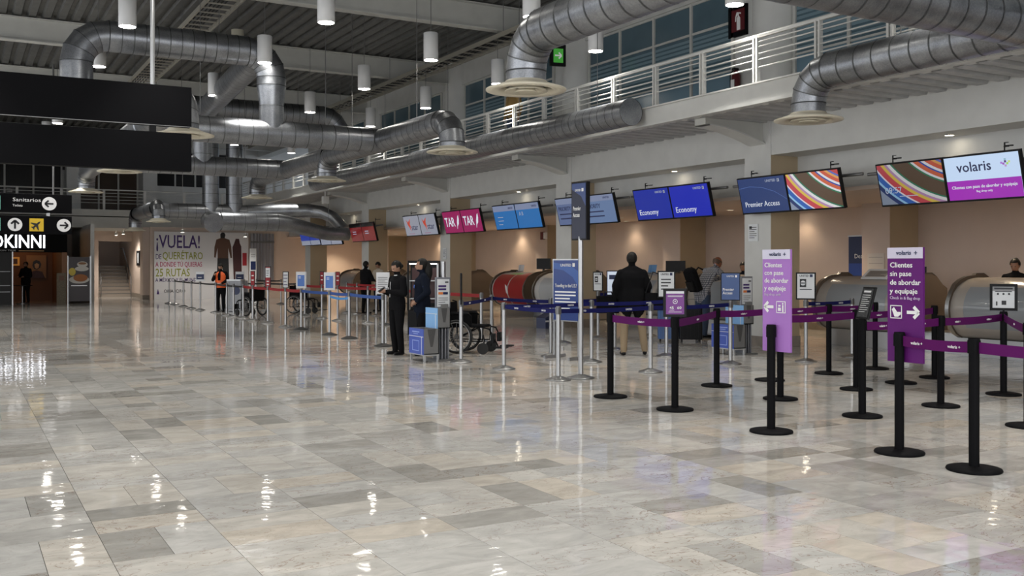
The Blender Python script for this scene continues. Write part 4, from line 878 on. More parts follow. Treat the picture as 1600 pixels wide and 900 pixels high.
def belt(a, b_, m, z=.935, sag=.012, word=None, reps=1, h=.052, end=None):
    ta, xa, ya = PNT[a]
    xb, yb = end if end else PNT[b_][1:]
    dx, dy = xb-xa, yb-ya; L = math.hypot(dx, dy); ux, uy = dx/L, dy/L; nx, ny = -uy*.0015, ux*.0015; vs = []; n = 10; r = .04
    for i in range(n+1):
        s_ = r+(L-2*r)*i/n; q = i/n; zz = z-sag*4*q*(1-q)
        for e, zo in ((1, -h/2), (1, h/2), (-1, h/2), (-1, -h/2)): vs.append((ux*s_+nx*e, uy*s_+ny*e, zz+zo))
    bb = B().add(vs, [(4*i+k, 4*i+(k+1) % 4, 4*i+4+(k+1) % 4, 4*i+4+k) for i in range(n) for k in range(4)]+[(0, 1, 2, 3), (4*n+3, 4*n+2, 4*n+1, 4*n)])
    o = bb.build('belt', m, ta)
    if word:
        for q in [(i+.5)/reps for i in range(reps)]:
            # lettering on the face that looks towards the open hall (-x, -y)
            ang = math.atan2(uy, ux); nrm = (math.sin(ang), -math.cos(ang))
            if nrm[0]*(-xa-ux*L/2)+nrm[1]*(-ya-uy*L/2) < 0: ang += PI; nrm = (-nrm[0], -nrm[1])
            s_ = L*q; zz = z-sag*4*q*(1-q)
            tx = text(word, INKW, o, 0, 0, .024, 0, align='CENTER', bold=.010)
            tx.location = (ux*s_+nrm[0]*.003, uy*s_+nrm[1]*.003, zz-.012); tx.rotation_euler = (0, 0, ang)
def panel(key, w, h, z, rz, fm, off=(0, 0), fw=.014, lean=0, face=None, name='sign_panel'):
    """framed sheet on top of a stanchion; returns (frame, face)"""
    ta = PNT[key][0]
    f = B().rbox((-w/2, -.012, 0), (w/2, .012, h), .008).build(name, fm, ta, (off[0], off[1], z), (lean, 0, rz))
    B().cyl((0, .004, -.06), (0, .004, .02), .012, n=8).build('socket', BLACK, f)
    e = B().box((-w/2+fw, -.015, fw), (w/2-fw, -.010, h-fw)).build('sign_face', face or PAPER, f)
    return f
SI = [  # key, x, y, kind, label
('s1', 7.65, 41.97, 's', 'silver stanchion at the far end of the front rope line, before the flight poster logo'),
('s2', 7.70, 41.0, 's', 'second silver stanchion of the front rope line before the flight poster'),
('s3', 7.53, 38.42, 's', 'third silver stanchion of the front rope line before the flight poster'),
('s4', 7.44, 36.56, 's', 'silver stanchion next to the small navy and white sign before the flight poster'),
('s5', 7.44, 35.09, 's', 'silver stanchion topped by a small white and navy sign, left of the orange vest'),
('s6', 7.50, 33.02, 's', 'silver stanchion directly in front of the woman in the orange vest'),
('s7', 7.85, 33.6, 's', 'silver stanchion just right of the orange vest, behind the front rope line'),
('s8', 7.37, 30.94, 's', 'silver stanchion of the front line two posts nearer than the orange vest'),
('s9', 8.35, 34.86, 's', 'silver stanchion with dark ropes deep behind the orange vest'),
('s10', 7.34, 29.99, 's', 'silver stanchion of the front line before the white luggage kiosk'),
('s11', 7.38, 29.0, 's', 'silver stanchion before the right edge of the white luggage kiosk'),
('s12', 8.58, 34.16, 's', 'silver stanchion with a small navy sign before the maroon printed figure'),
('s13', 7.30, 27.63, 's', 'silver stanchion with a red tag standing before the dark folded wheelchair'),
('s14', 9.26, 33.5, 's', 'silver stanchion behind the one with the tall red and white tag'),
('s15', 7.33, 26.2, 's', 'silver stanchion with a tall white notice over a red tag'),
('s16', 10.78, 40.2, 's', 'small far silver stanchion below the grey curtain'),
('s17', 11.45, 39.04, 's', 'far silver stanchion standing alone left of the spoked wheelchair'),
('s18', 7.26, 24.34, 's', 'silver stanchion with a narrow white notice in a black frame'),
('s19', 10.03, 32.26, 's', 'silver stanchion behind the spoked wheel of the far wheelchair'),
('s20', 7.32, 23.25, 'b', 'black-based stanchion with a blue notice in front of the far wheelchair'),
('s21', 9.39, 29.48, 's', 'silver stanchion between the far wheelchair and its blue-notice neighbour'),
('s22', 9.35, 27.73, 's', 'silver stanchion with a red tag beside the far wheelchair footrest'),
('s23', 7.29, 21.09, 'b', 'black-based stanchion with a blue notice and a slack light blue belt'),
('s24', 9.36, 26.39, 's', 'silver stanchion with a red tag left of the far traveller in black'),
('s25', 11.24, 30.8, 's', 'silver stanchion at the heels of the far traveller in black'),
('s26', 7.29, 19.83, 'b', 'black-based stanchion without a notice on the blue rope line'),
('s27', 11.21, 29.78, 's', 'silver stanchion in front of the far counter agent'),
('s28', 9.64, 24.79, 's', 'silver stanchion of the red rope line under the far white column'),
('s29', 11.34, 28.46, 's', 'silver stanchion furthest right on the back red rope line'),
('s30', 7.17, 17.65, 'b', 'black-based stanchion with a white notice beside the woman using her phone'),
('s31', 9.77, 23.84, 'b', 'black-based stanchion half hidden behind the woman using her phone'),
('s32', 7.04, 14.04, 's', 'silver stanchion with a tall edge-on black frame in front of the near wheelchair'),
('s33', 9.32, 17.67, 's', 'silver stanchion behind the footrests of the near wheelchair'),
('s34', 8.80, 16.27, 's', 'silver stanchion left of the red counter panels'),
('s35', 7.16, 12.85, 's', 'silver stanchion alone in front of the red counter'),
('s36', 8.84, 14.22, 's', 'silver stanchion just left of the blue poster stand'),
('s37', 7.10, 11.23, 's', 'silver stanchion in front of the blue poster stand'),
('s38', 10.58, 16.57, 's', 'silver stanchion behind the blue poster stand'),
('s40', 8.88, 13.05, 's', 'silver stanchion right of the tall pole sign on the navy rope line'),
('s41', 11.99, 17.37, 's', 'silver stanchion with a black framed white notice left of the suit man'),
('s42', 10.53, 14.72, 's', 'silver stanchion with a lit white screen at the suit man elbow'),
('s43', 8.80, 11.41, 's', 'silver stanchion in front of the suit man, navy belts on its head'),
('s44', 13.3, 17.3, 's', 'silver stanchion mostly hidden beyond the suit man'),
('s45', 10.58, 13.28, 's', 'silver stanchion with a white notice right of the suit man'),
('s46', 10.61, 11.72, 's', 'silver stanchion with a navy sign reading Premier Access'),
('s47', 11.95, 11.43, 's', 'silver stanchion with a white notice before the tan column side'),
('s48', 13.23, 11.62, 's', 'silver stanchion at the end of a navy belt before the grey counter'),
('k1', 6.72, 9.48, 'k', 'black stanchion at the left end of the purple rope lines'),
('k2', 6.72, 8.29, 'k', 'black stanchion with the purple sign showing 45 and 60'),
('k3', 8.52, 9.67, 'k', 'black stanchion in front of the Premier Access sign, purple belts both ways'),
('k4', 9.56, 9.79, 'k', 'black stanchion furthest behind the lilac sign'),
('k5', 8.32, 8.35, 'k', 'black stanchion just right and behind the lilac sign post'),
('k6', 6.61, 6.75, 'k', 'black stanchion carrying the tall lilac sign with a left arrow'),
('k7', 10.89, 9.98, 'k', 'black stanchion between the silver notice post and the angled dark notice'),
('k8', 9.79, 8.53, 'k', 'black stanchion just left of the one with the angled dark notice'),
('k9', 8.10, 6.98, 'k', 'black stanchion with a dark notice tilted on its head'),
('k10', 12.0, 10.1, 'k', 'black stanchion deep behind the angled dark notice'),
('k11', 10.83, 8.70, 'k', 'black stanchion hidden behind the dark purple sign, only its foot showing'),
('k12', 6.79, 5.47, 'k', 'black stanchion carrying the tall dark purple sign with a right arrow'),
('k13', 11.74, 8.88, 'k', 'black stanchion right of the dark purple sign, farther of two'),
('k14', 9.44, 7.06, 'k', 'black stanchion right of the dark purple sign, nearer of two'),
('k15', 6.71, 4.73, 'k', 'large nearest black stanchion with a purple belt on each side'),
('k16', 10.94, 7.32, 'k', 'black stanchion with a framed white notice before the big grey counter'),
('k17', 8.97, 5.75, 'k', 'black stanchion at the picture edge with only its base in view'),
]
for a in SI: stanchion(*a)
for a, b_ in (('s2', 's3'), ('s3', 's4'), ('s4', 's5'), ('s5', 's6'), ('s6', 's8'), ('s8', 's10'), ('s10', 's11'), ('s7', 's9'), ('s9', 's12'), ('s12', 's14'), ('s16', 's17'), ('s14', 's19')): belt(a, b_, BELTK)
for a, b_ in (('s11', 's13'), ('s13', 's15'), ('s15', 's18'), ('s18', 's20'), ('s19', 's21'), ('s21', 's22'), ('s22', 's24'), ('s24', 's28'), ('s28', 's31'), ('s25', 's27'), ('s27', 's29'), ('s31', 's33')): belt(a, b_, BELTR, h=.07)
for a, b_ in (('s20', 's23'), ('s23', 's26'), ('s26', 's30')): belt(a, b_, BELTB, h=.065)
belt('s23', 's26', mat('light_blue_webbing', (.05, .25, .60), .6), z=.86, sag=.03, h=.05)
for a, b_ in (('s32', 's34'), ('s34', 's36'), ('s35', 's40'), ('s35', 's37'), ('s37', 's43'), ('s36', 's42'), ('s40', 's45'), ('s43', 's46'), ('s41', 's44'), ('s47', 's48'), ('s42', 's45')): belt(a, b_, BELTN, word='UNITED', reps=2, h=.06)
for a, b_, r in (('k1', 'k2', 1), ('k2', 'k3', 1), ('k3', 'k4', 1), ('k4', 'k7', 1), ('k7', 'k10', 1), ('k5', 'k8', 1), ('k8', 'k11', 1), ('k11', 'k13', 1), ('k9', 'k14', 2), ('k14', 'k16', 2), ('k16', 'k17', 1), ('k12', 'k15', 2)): belt(a, b_, BELTP, word='volaris +', reps=r, h=.085, z=.93)
belt('k15', None, BELTP, h=.085, z=.93, end=(6.75, 3.4))
# sheets on the stanchions
FAR_ = -.45
def small(key, w, h, z, rz, fm, fc): return panel(key, w, h, z, rz, fm, face=fc, fw=.018)
for k in ('s5', 's12'):
    f = small(k, .30, .34, 1.0, -.4, mat('white_plastic', (.65, .66, .68), .4), PAPER); rect(f, NAVYP, -.13, .13, .07, .25, -.018); lines(f, INKW, -.08, .05, .13, 1, .1, .02, -.022)
RTAG = mat('red_tag', (.30, .012, .02), .5)
for k, h in (('s13', .42), ('s22', .40), ('s24', .40)):
    f = small(k, .13, h, .98, -.5, RUBBER, RTAG); lines(f, INKW, -.03, .03, h*.65, 2, h*.3, .03, -.018)
f = small('s15', .16, .58, .95, -.5, RUBBER, RTAG); rect(f, PAPER, -.06, .06, .28, .54, -.018); lines(f, INKK, -.04, .03, .45, 3, .06, .015, -.021); lines(f, INKW, -.03, .03, .16, 2, .08, .03, -.018)
f = small('s18', .15, .42, .98, -.5, RUBBER, PAPER); lines(f, VI, -.05, .05, .32, 4, .08, .018, -.018)
WP = mat('white_plastic', (0, 0, 0))
for k, fc in (('s20', BLUEP), ('s23', BLUEP), ('s30', PAPER)):
    f = panel(k, .27, .40 if k != 's30' else .42, 1.0, -.75, WP, face=WP)
    if k == 's30': lines(f, INKK, -.1, .1, .32, 7, .035, .008, -.018)
    else: rect(f, mat('notice_blue', (.06, .17, .52), .4), -.09, .09, .05, .32, -.018); lines(f, INKW, -.06, .0, .27, 2, .03, .012, -.022)
f = panel('s32', .30, .50, .93, 1.08, BLACK, face=SIGNBLK)
def notice(key, w, h, z, rz, lean=0, icon=True):
    f = panel(key, w, h, z, rz, BLACK, lean=lean, fw=.022)
    text('UNITED', INKK, f, -w*.32, h*.84, h*.07, -.018, width=w*.46, bold=.010); B().box((w*.2, -.018, h*.83), (w*.34, -.016, h*.93)).build('emblem', NAVYP, f)
    if icon:
        B().rbox((-w*.3, -.018, h*.46), (w*.02, -.016, h*.76), .004).build('pictogram', INKK, f); B().cyl((-w*.14, -.021, h*.61), (-w*.14, -.019, h*.61), w*.13, n=16).build('pictogram_dot', PAPER, f); B().box((-w*.27, -.023, h*.59), (w*.0, -.021, h*.63)).build('pictogram_bar', INKK, f)
        lines(f, INKK, -w*.3, w*.3, h*.36, 1, .03, .012, -.018)
    else: lines(f, INKK, -w*.3, w*.25, h*.66, 4, h*.12, h*.045, -.018)
    return f
notice('s41', .22, .42, 1.0, -.85, .05); notice('s45', .30, .46, 1.0, -.7, icon=False); notice('s47', .31, .44, 1.0, -.85, icon=True)
f = panel('s42', .30, .46, 1.0, -.7, BLACK, face=mat('lit_notice', (.6, .65, .75), .3, emit=.35, ecol=(.7, .8, 1)), fw=.018); rect(f, NAVYP, -.1, .12, .30, .38, -.018)
f = panel('s46', .30, .44, 1.0, -.7, BLACK, face=mat('premier_blue', (.045, .09, .24), .4), fw=.014); text('Premier', INKW, f, -.12, .155, .042, -.018, width=.17, bold=.010); text('Access', INKW, f, -.12, .10, .042, -.018, width=.15, bold=.010); text('UNITED', INKW, f, -.06, .37, .026, -.018, width=.11); B().box((.07, -.018, .365), (.1, -.016, .40)).build('emblem', INKW, f)
f = panel('k2', .25, .305, 1.0, -.55, BLACK, face=mat('purple_notice', (.17, .02, .24), .35), fw=.028); rect(f, PAPER, -.095, .095, .25, .275, -.018); text('45', INKW, f, -.06, .085, .028, -.018, width=.045, bold=.012); text('60', INKW, f, .02, .085, .028, -.018, width=.045, bold=.012)
b = B()
for i in range(20):
    a0, a1 = 2*PI*i/20, 2*PI*(i+1)/20
    b.add([(.026*math.cos(a0), -.018, .165+.026*math.sin(a0)), (.026*math.cos(a1), -.018, .165+.026*math.sin(a1)), (.020*math.cos(a1), -.018, .165+.020*math.sin(a1)), (.020*math.cos(a0), -.018, .165+.020*math.sin(a0))], [(0, 1, 2, 3)])
b.box((-.006, -.018, .16), (.006, -.016, .172)).build('clock_pictogram', INKW, f); lines(f, INKW, -.07, .07, .05, 1, .02, .005, -.018); lines(f, INKW, -.08, .08, .225, 2, .01, .004, -.018); lines(f, INKW, -.06, -.01, .07, 1, .02, .004, -.018)
f = panel('k9', .22, .34, 1.0, -1.85, BLACK, off=(.0, 0), lean=-.28, face=mat('dark_notice', (.05, .052, .055), .25), fw=.02); rect(f, INKW, -.06, .06, .28, .30, -.018); lines(f, INKG, -.07, .07, .25, 9, .022, .004, -.018)
f = panel('k16', .30, .32, 1.01, -1.05, BLACK, face=mat('notice_grey', (.58, .60, .62), .4), fw=.032); rect(f, INKK, -.10, .10, .255, .275, -.018); rect(f, DARKSTEEL, -.118, .118, .235, .288, -.0165); lines(f, INKK, -.09, .09, .225, 1, .02, .008, -.018)
for i in range(3): disc(f, INKK, -.06+.06*i, .20, .012, -.018, 'pictogram')
B().box((-.08, -.018, .06), (-.065, -.016, .11)).box((-.02, -.018, .07), (.03, -.016, .12)).build('pictogram', INKK, f)

def tall_sign(key, l1, base, m, mh, arrowdir, sub, dz=0, word='volaris'):
    ta = PNT[key][0]
    f = B().box((-.165, -.012, .75), (.165, .012, 1.70)).build('sign_panel', m, ta, (.055, -.02, 0), (0, 0, -1.50))
    rect(f, mh, -.165, .165, 1.61, 1.70, -.016); text(word, NAVYP, f, -.08, 1.64, .034, -.019, width=.14, bold=.010); arr = B().box((.087, -.02, 1.652), (.117, -.018, 1.658)).box((.099, -.02, 1.64), (.105, -.018, 1.67)); arr.build('emblem', NAVYP, f)
    for i, s_ in enumerate(l1): text(s_, INKW, f, -.14, 1.535-.072*i, .042, -.016, maxw=.29, bold=.008, squash=1.05)
    text(sub, mat('soft_ink', (.55, .45, .62), .5), f, -.14, 1.27, .024, -.016, maxw=.28)
    ax, px = (-.085, .06) if arrowdir == PI else (.075, -.08)
    arrow(f, INKW, ax, 1.165, .11, arrowdir, -.016, th=.25)
    fr = B()
    for a, b2, c, d in ((-.055, .055, -.055, -.048), (-.055, .055, .048, .055), (-.055, -.048, -.055, .055), (.048, .055, -.055, .055)): fr.box((px+a, -.018, 1.165+c), (px+b2, -.016, 1.165+d))
    fr.build('pictogram_frame', INKW, f)
    if arrowdir == PI: B().box((px-.035, -.018, 1.13), (px+.0, -.016, 1.16)).box((px-.03, -.018, 1.17), (px-.005, -.016, 1.185)).box((px+.015, -.018, 1.12), (px+.03, -.016, 1.185)).cyl((px+.022, -.018, 1.197), (px+.022, -.016, 1.197), .009, n=10).build('pictogram', INKW, f)
    else: B().add([(px+a, -.018, 1.165+c) for a, c in ((-.04, .02), (-.02, .04), (.01, .0), (.045, .0), (.045, -.02), (.02, -.04), (-.015, -.04))], [list(range(7))]).build('pictogram', INKW, f)
    B().box((-.03, .012, .80), (.03, .03, .95)).build('clamp', BLACK, f)
tall_sign('k6', ['Clientes', 'con pase', 'de abordar', 'y equipaje'], 0, LILAC, mat('sign_header_lilac', (.62, .60, .74), .4), PI, 'Bag drop only')
tall_sign('k12', ['Clientes', 'sin pase', 'de abordar', 'y equipaje'], 0, PURPLE, mat('sign_header', (.55, .52, .64), .4), 0, 'Check in & Bag drop')

# tall pole sign
t = thing('pole_sign', 'tall navy pole sign reading Premier Access on a slim steel post', 'sign', (7.49, 11.27, 0))
B().cyl((0, 0, .03), (0, 0, 1.95), .036, n=18).build('post', STEEL, t); B().lathe([(.001, 0), (.185, 0), (.19, .012), (.16, .02), (.05, .055), (.036, .06)], n=36, cap=False).build('base', STEEL, t)
f = B().box((-.16, -.03, 1.90), (.16, .03, 2.70)).build('sign_box', BLACK, t, (0, 0, 0), (0, 0, -1.45))
rect(f, mat('pole_navy', (.008, .012, .038), .4), -.145, .145, 1.92, 2.68, -.034); text('Premier', INKW, f, -.12, 2.31, .055, -.038, width=.16, bold=.012); text('Access', INKW, f, -.12, 2.22, .055, -.038, width=.14, bold=.012); text('UNITED', INKW, f, -.08, 2.57, .03, -.038, width=.12, bold=.010); B().box((.06, -.038, 2.565), (.10, -.036, 2.61)).build('emblem', INKW, f)
B().add([(-.145, -.0365, 2.60), (.05, -.0365, 2.5), (.145, -.0365, 2.36), (.145, -.0365, 2.68), (-.145, -.0365, 2.68)], [(0, 1, 2, 3, 4)]).build('arc_panel', mat('pole_blue', (.03, .06, .20), .3), f)
# blue poster stand
t = thing('poster_stand', 'blue poster on a steel frame headed Traveling to the U.S.?', 'sign', (8.86, 13.75, 0), -1.30)
f = B().box((-.30, -.02, .62), (.30, .02, 1.66)).build('poster_frame', STEEL, t); rect(f, mat('poster_blue', (.022, .055, .24), .35), -.28, .28, .64, 1.64, -.024)
B().add([(-.28, -.0255, 1.5), (-.05, -.0255, 1.47), (.15, -.0255, 1.36), (.28, -.0255, 1.2), (.28, -.0255, 1.45), (.1, -.0255, 1.56), (-.28, -.0255, 1.6)], [(0, 1, 2, 3, 4, 5, 6)]).build('arc_panel', mat('poster_blue_light', (.04, .11, .38), .35), f)
text('UNITED', INKW, f, -.12, 1.535, .045, -.028, width=.24, bold=.010); B().box((.15, -.028, 1.53), (.2, -.026, 1.59)).build('emblem', INKW, f); text('Traveling to the U.S.?', INKW, f, -.24, 1.19, .055, -.028, width=.48, bold=.012); lines(f, INKG, -.24, .22, 1.10, 6, .055, .022, -.028)
for x in (-.27, .27): B().box((x-.02, -.02, .05), (x+.02, .02, .64)).box((x-.02, -.26, 0), (x+.02, .26, .05)).build('leg', STEEL, t)

# ------------------------------------------------------------------ bag sizers, luggage, wheelchairs
def sizer(x, y, label):
    """frame for checking bag sizes: low blue-fronted box, higher light-blue box, notice board on posts"""
    t = thing('bag_sizer', label, 'bag sizer', (x, y, 0), 0, 'bag size gauges')
    GREY = mat('gauge_grey', (.17, .17, .17), .4); VN = mat('gauge_notch', (.07, .07, .07), .4)
    def bin_(nm, x0, x1, y0, y1, z0, z1, face, hd):
        o = B().box((x0, y0, z0), (x1, y0+.015, z1)).box((x0, y1-.015, z0), (x1, y1, z1)).box((x1-.015, y0, z0), (x1, y1, z1)).box((x0, y0, z0), (x1, y1, z0+.015)).build(nm, GREY, t)
        p = B().box((x0-.012, y0, z0), (x0, y1, z1)).build('blue_front', face, t)
        B().box((x0-.016, y0, z1-hd), (x0-.012, y1, z1-hd+.008)).box((x0-.016, y0+.06, z0+.0), (x0-.012, y0+.07, z1-hd)).build('white_line', INKW, p)
        B().add([(x0+.06, y0-.003, z1), (x1-.06, y0-.003, z1), ((x0+x1)/2+.02, y0-.003, z0+(z1-z0)*.3), ((x0+x1)/2-.02, y0-.003, z0+(z1-z0)*.3)], [(0, 1, 2, 3)]).build('notch', VN, o)
        return p
    p = bin_('bin', 0, .27, 0, .56, .12, .53, mat('gauge_blue', (.06, .11, .48), .4), .13)
    l = B()
    for a, b_, c, d in ((.16, .42, .17, .18), (.16, .42, .33, .34), (.16, .17, .17, .34), (.41, .42, .17, .34)): l.box((-.016, a, c), (-.012, b_, d))
    l.box((-.016, .15, .47), (-.012, .42, .485)).box((-.016, .2, .44), (-.012, .38, .45)); l.build('print_lines', mat('soft_blue_ink', (.35, .45, .8), .5), p)
    bin_('bin', .27, .50, .05, .50, .53, .86, mat('gauge_sky', (.25, .50, .85), .4), .10)
    for a, b_ in ((.02, .02), (.02, .54), (.25, .02), (.25, .54)): B().box((a-.015, b_-.015, 0), (a+.015, b_+.015, .12)).build('leg', SILVER, t)
    B().box((.0, 0, .10), (.27, .56, .12)).build('base_frame', SILVER, t)
    for q in (.30, .36, .42, .47): B().box((q, .1, 0), (q+.025, .3, .53)).build('post', mat('post_grey', (.25, .26, .29), .4, .4), t)
    B().box((.26, .0, 0), (.55, .5, .03)).build('foot_plate', DARKSTEEL, t)
    s = B().box((.26, .10, .86), (.52, .14, 1.36)).build('notice_frame', mat('post_grey', (0, 0, 0)), t)
    rect(s, PAPER, .28, .50, .88, 1.33, .096); lines(s, VI, .30, .44, 1.20, 2, .05, .03, .092); rect(s, ORP, .30, .38, 1.08, 1.12, .091); rect(s, NAVYP, .385, .47, 1.08, 1.12, .091); lines(s, INKK, .30, .47, 1.02, 4, .035, .008, .092); rect(s, INKK, .42, .48, 1.27, 1.29, .091)
    B().box((.34, .05, .86), (.46, .09, .92)).build('handle', GREY, t)
sizer(6.53, 14.35, 'blue-fronted bag sizer with a notice board beside the two uniformed women')
sizer(11.62, 12.75, 'blue-fronted bag sizer partly behind the lilac sign and the Premier Access post')
def suitcase(x, y, rz, w, d, h, m, label):
    t = thing('suitcase', label, 'suitcase', (x, y, 0), rz)
    B().rbox((-w/2, -d/2, .05), (w/2, d/2, h), .05).build('shell', m, t)
    r = B()
    for i in range(5): r.box((-w/2+.06+i*(w-.14)/4, -d/2-.008, .09), (-w/2+.08+i*(w-.14)/4, -d/2, h-.06))
    r.build('ribs', m, t)
    for sx in (-1, 1):
        for sy in (-1, 1): B().cyl((sx*(w/2-.05)-.012, sy*(d/2-.05), .03), (sx*(w/2-.05)+.012, sy*(d/2-.05), .03), .03, n=10).build('wheel', RUBBER, t)
    B().tube([(-.1, d/2-.04, h), (-.1, d/2-.04, h+.16), (.1, d/2-.04, h+.16), (.1, d/2-.04, h)], .01, 6).build('handle', DARKSTEEL, t)
suitcase(12.75, 15.95, -.6, .42, .26, .66, mat('blue_suitcase_shell', (.04, .12, .34), .3), 'blue hard suitcase standing by the checked-shirt man')
suitcase(13.05, 15.6, -.6, .46, .28, .70, BLACK, 'black suitcase between the blue suitcase and the checked-shirt man')
t = thing('floor_crate', 'blue and white folded sign box on the floor behind the blue poster stand', 'box', (12.75, 20.75, 0), .3)
B().prism([(-.18, 0), (.18, 0), (.18, .40), (-.18, .26)], -.15, .15, 0, 'y').build('crate_body', NAVYP, t); B().box((-.18, -.16, .16), (.18, -.15, .20)).build('white_stripe', INKW, t)

wc_src = []
def wheelchair(x, y, rz, label):
    t = thing('wheelchair', label, 'wheelchair', (x, y, 0), rz, 'folding wheelchairs')
    if wc_src:
        for ch in list(wc_src[0].children): copy_tree(ch, t)
        return t
    wc_src.append(t)
    def ring(c, R, r, n=28): return B().tube([(c[0]+R*math.cos(2*PI*i/n), c[1], c[2]+R*math.sin(2*PI*i/n)) for i in range(n+1)], r, 8)
    for sy in (-.29, .29):
        w = ring((-.12, sy, .30), .275, .025).build('wheel', RUBBER, t)
        ring((-.12, sy+(.03 if sy > 0 else -.03), .30), .25, .008).build('hand_rim', STEEL, w)
        sp = B()
        for i in range(8): a = PI*i/8; sp.cyl((-.12-.27*math.cos(a), sy, .30-.27*math.sin(a)), (-.12+.27*math.cos(a), sy, .30+.27*math.sin(a)), .005, n=5)
        sp.cyl((-.12, sy-.03, .30), (-.12, sy+.03, .30), .03, n=12).build('spokes', DARKSTEEL, w)
        f = B().cyl((.36, sy-.02, .10), (.36, sy+.02, .10), .10, n=20).build('caster', RUBBER, t); B().tube([(.36, sy*.93, .10), (.38, sy*.93, .24), (.36, sy*.93, .34)], .014, 6).build('fork', BLACK, f)
        B().tube([(-.36, sy*.9, .92), (-.28, sy*.9, .90), (-.27, sy*.9, .48), (-.27, sy*.9, .22), (.34, sy*.9, .22), (.36, sy*.9, .48), (-.27, sy*.9, .48)], .013, 8).tube([(-.27, sy*.9, .70), (.10, sy*.9, .70), (.14, sy*.9, .66), (.14, sy*.9, .48)], .013, 8).build('side_frame', BLACKM, t)
        B().rbox((-.24, sy*.9-.03, .70), (.10, sy*.9+.03, .735), .02).build('armrest', BLACK, t)
        B().tube([(.36, sy*.8, .46), (.46, sy*.8, .44), (.62, sy*.75, .14)], .013, 8).build('leg_hanger', BLACKM, t)
        B().box((.56, sy*.75-.1, .11), (.78, sy*.75+.1, .13)).build('footplate', BLACK, t)
        B().rbox((.50, sy*.75-.09, .20), (.56, sy*.75+.09, .36), .02).build('calf_pad', BLACK, t)
    B().rbox((-.27, -.24, .46), (.36, .24, .50), .03).build('seat', BLACKCLOTH, t); B().box((-.30, -.24, .50), (-.27, .24, .90)).build('backrest', BLACKCLOTH, t)
    for sy in (-.255, .255): B().box((-.25, sy-.006, .5), (.12, sy+.006, .69)).build('side_guard', BLACKCLOTH, t)
    B().tube([(-.2, -.24, .24), (.2, .24, .46)], .012, 6).tube([(-.2, .24, .24), (.2, -.24, .46)], .012, 6).build('cross_brace', BLACKM, t)
    return t
wheelchair(7.95, 15.6, -.75, 'black wheelchair parked beside the bag sizer, its footrests pointing right')
wheelchair(9.75, 31.0, -.70, 'far black wheelchair with thin spoked wheels near the red rope line')
wheelchair(7.98, 30.3, 1.9, 'black wheelchair seen end-on behind the post with the red tag')
t = thing('self_service_kiosk', 'white upright kiosk with a round navy emblem behind the dark rope line', 'kiosk', (8.2, 33.0, 0), -.7)
B().rbox((-.28, -.25, .12), (.28, .25, 1.05), .05).build('cabinet', mat('kiosk_white', (.30, .31, .34), .35), t); B().rbox((-.32, -.3, 0), (.32, .3, .12), .05).build('base', DARKSTEEL, t)
B().cyl((.08, -.255, .72), (.08, -.25, .72), .14, n=24).build('emblem', NAVYP, t); B().box((-.25, -.256, .2), (-.14, -.25, 1.0)).build('side_panel', DARKSTEEL, t); B().box((-.25, -.27, 1.05), (.25, .1, 1.09)).build('top_ledge', SILVER, t)
t = thing('display_case', 'black framed display case with a bright strip of light, behind the two uniformed women', 'case', (9.2, 20.2, 0), -.55)
B().box((-.34, -.25, 0), (.34, .25, .55)).box((-.34, .21, .55), (.34, .25, 1.66)).box((-.34, -.25, 1.60), (.34, .25, 1.66)).build('case_body', BLACK, t)
for sx in (-.33, .33): B().box((sx-.02, -.26, .55), (sx+.02, -.22, 1.6)).build('corner_post', STEEL if sx > 0 else BLACK, t)
B().box((-.30, -.24, 1.575), (.30, -.1, 1.6)).build('light_strip', mat('strip_glow', (1, 1, 1), emit=4, ecol=(1, .95, .85)), t)
B().box((-.3, .19, .7), (.3, .21, 1.5)).build('back_panel', mat('dark_red_panel', (.05, .012, .012), .4), t)
for z in (.8, 1.2): B().box((-.31, -.2, z), (.31, .2, z+.02)).build('shelf', SILVER, t)
t = thing('steel_post', 'thick bare steel upright beside the bag sizer notice board', 'post', (7.35, 15.35, 0))
B().cyl((0, 0, .03), (0, 0, 1.62), .045, n=18).build('pole', STEEL, t); B().cyl((0, 0, 0), (0, 0, .03), .16, n=24).build('base', DARKSTEEL, t)

# ------------------------------------------------------------------ people
def capsule(b, p, q, r0, r1, n=14):
    p = Vector(p); q = Vector(q); d = q-p; L = max(d.length, 1e-4); d = d/L; pts = []; R = []
    for i in range(5): a = -PI/2+PI/2*i/4; pts.append(p+d*r0*math.sin(a)); R.append(max(r0*math.cos(a), .002))
    for i in range(5): a = PI/2*i/4; pts.append(q+d*r1*math.sin(a)); R.append(max(r1*math.cos(a), .002))
    b.tube(pts, R, n)
TMP = bpy.data.scenes.new('build_area')
def remesh(b, vox, smooth=4):
    me = bpy.data.meshes.new('t'); me.from_pydata(b.v, [], b.f)
    bm = bmesh.new(); bm.from_mesh(me); bmesh.ops.recalc_face_normals(bm, faces=bm.faces); bm.to_mesh(me); bm.free()
    o = bpy.data.objects.new('t', me); TMP.collection.objects.link(o)
    m = o.modifiers.new('r', 'REMESH'); m.mode = 'VOXEL'; m.voxel_size = vox
    s_ = o.modifiers.new('s', 'SMOOTH'); s_.factor = .5; s_.iterations = smooth
    vl = TMP.view_layers[0]; vl.update(); dg = vl.depsgraph; dg.update()
    r = bpy.data.meshes.new_from_object(o.evaluated_get(dg)); bpy.data.objects.remove(o)
    for p in r.polygons: p.use_smooth = True
    return r
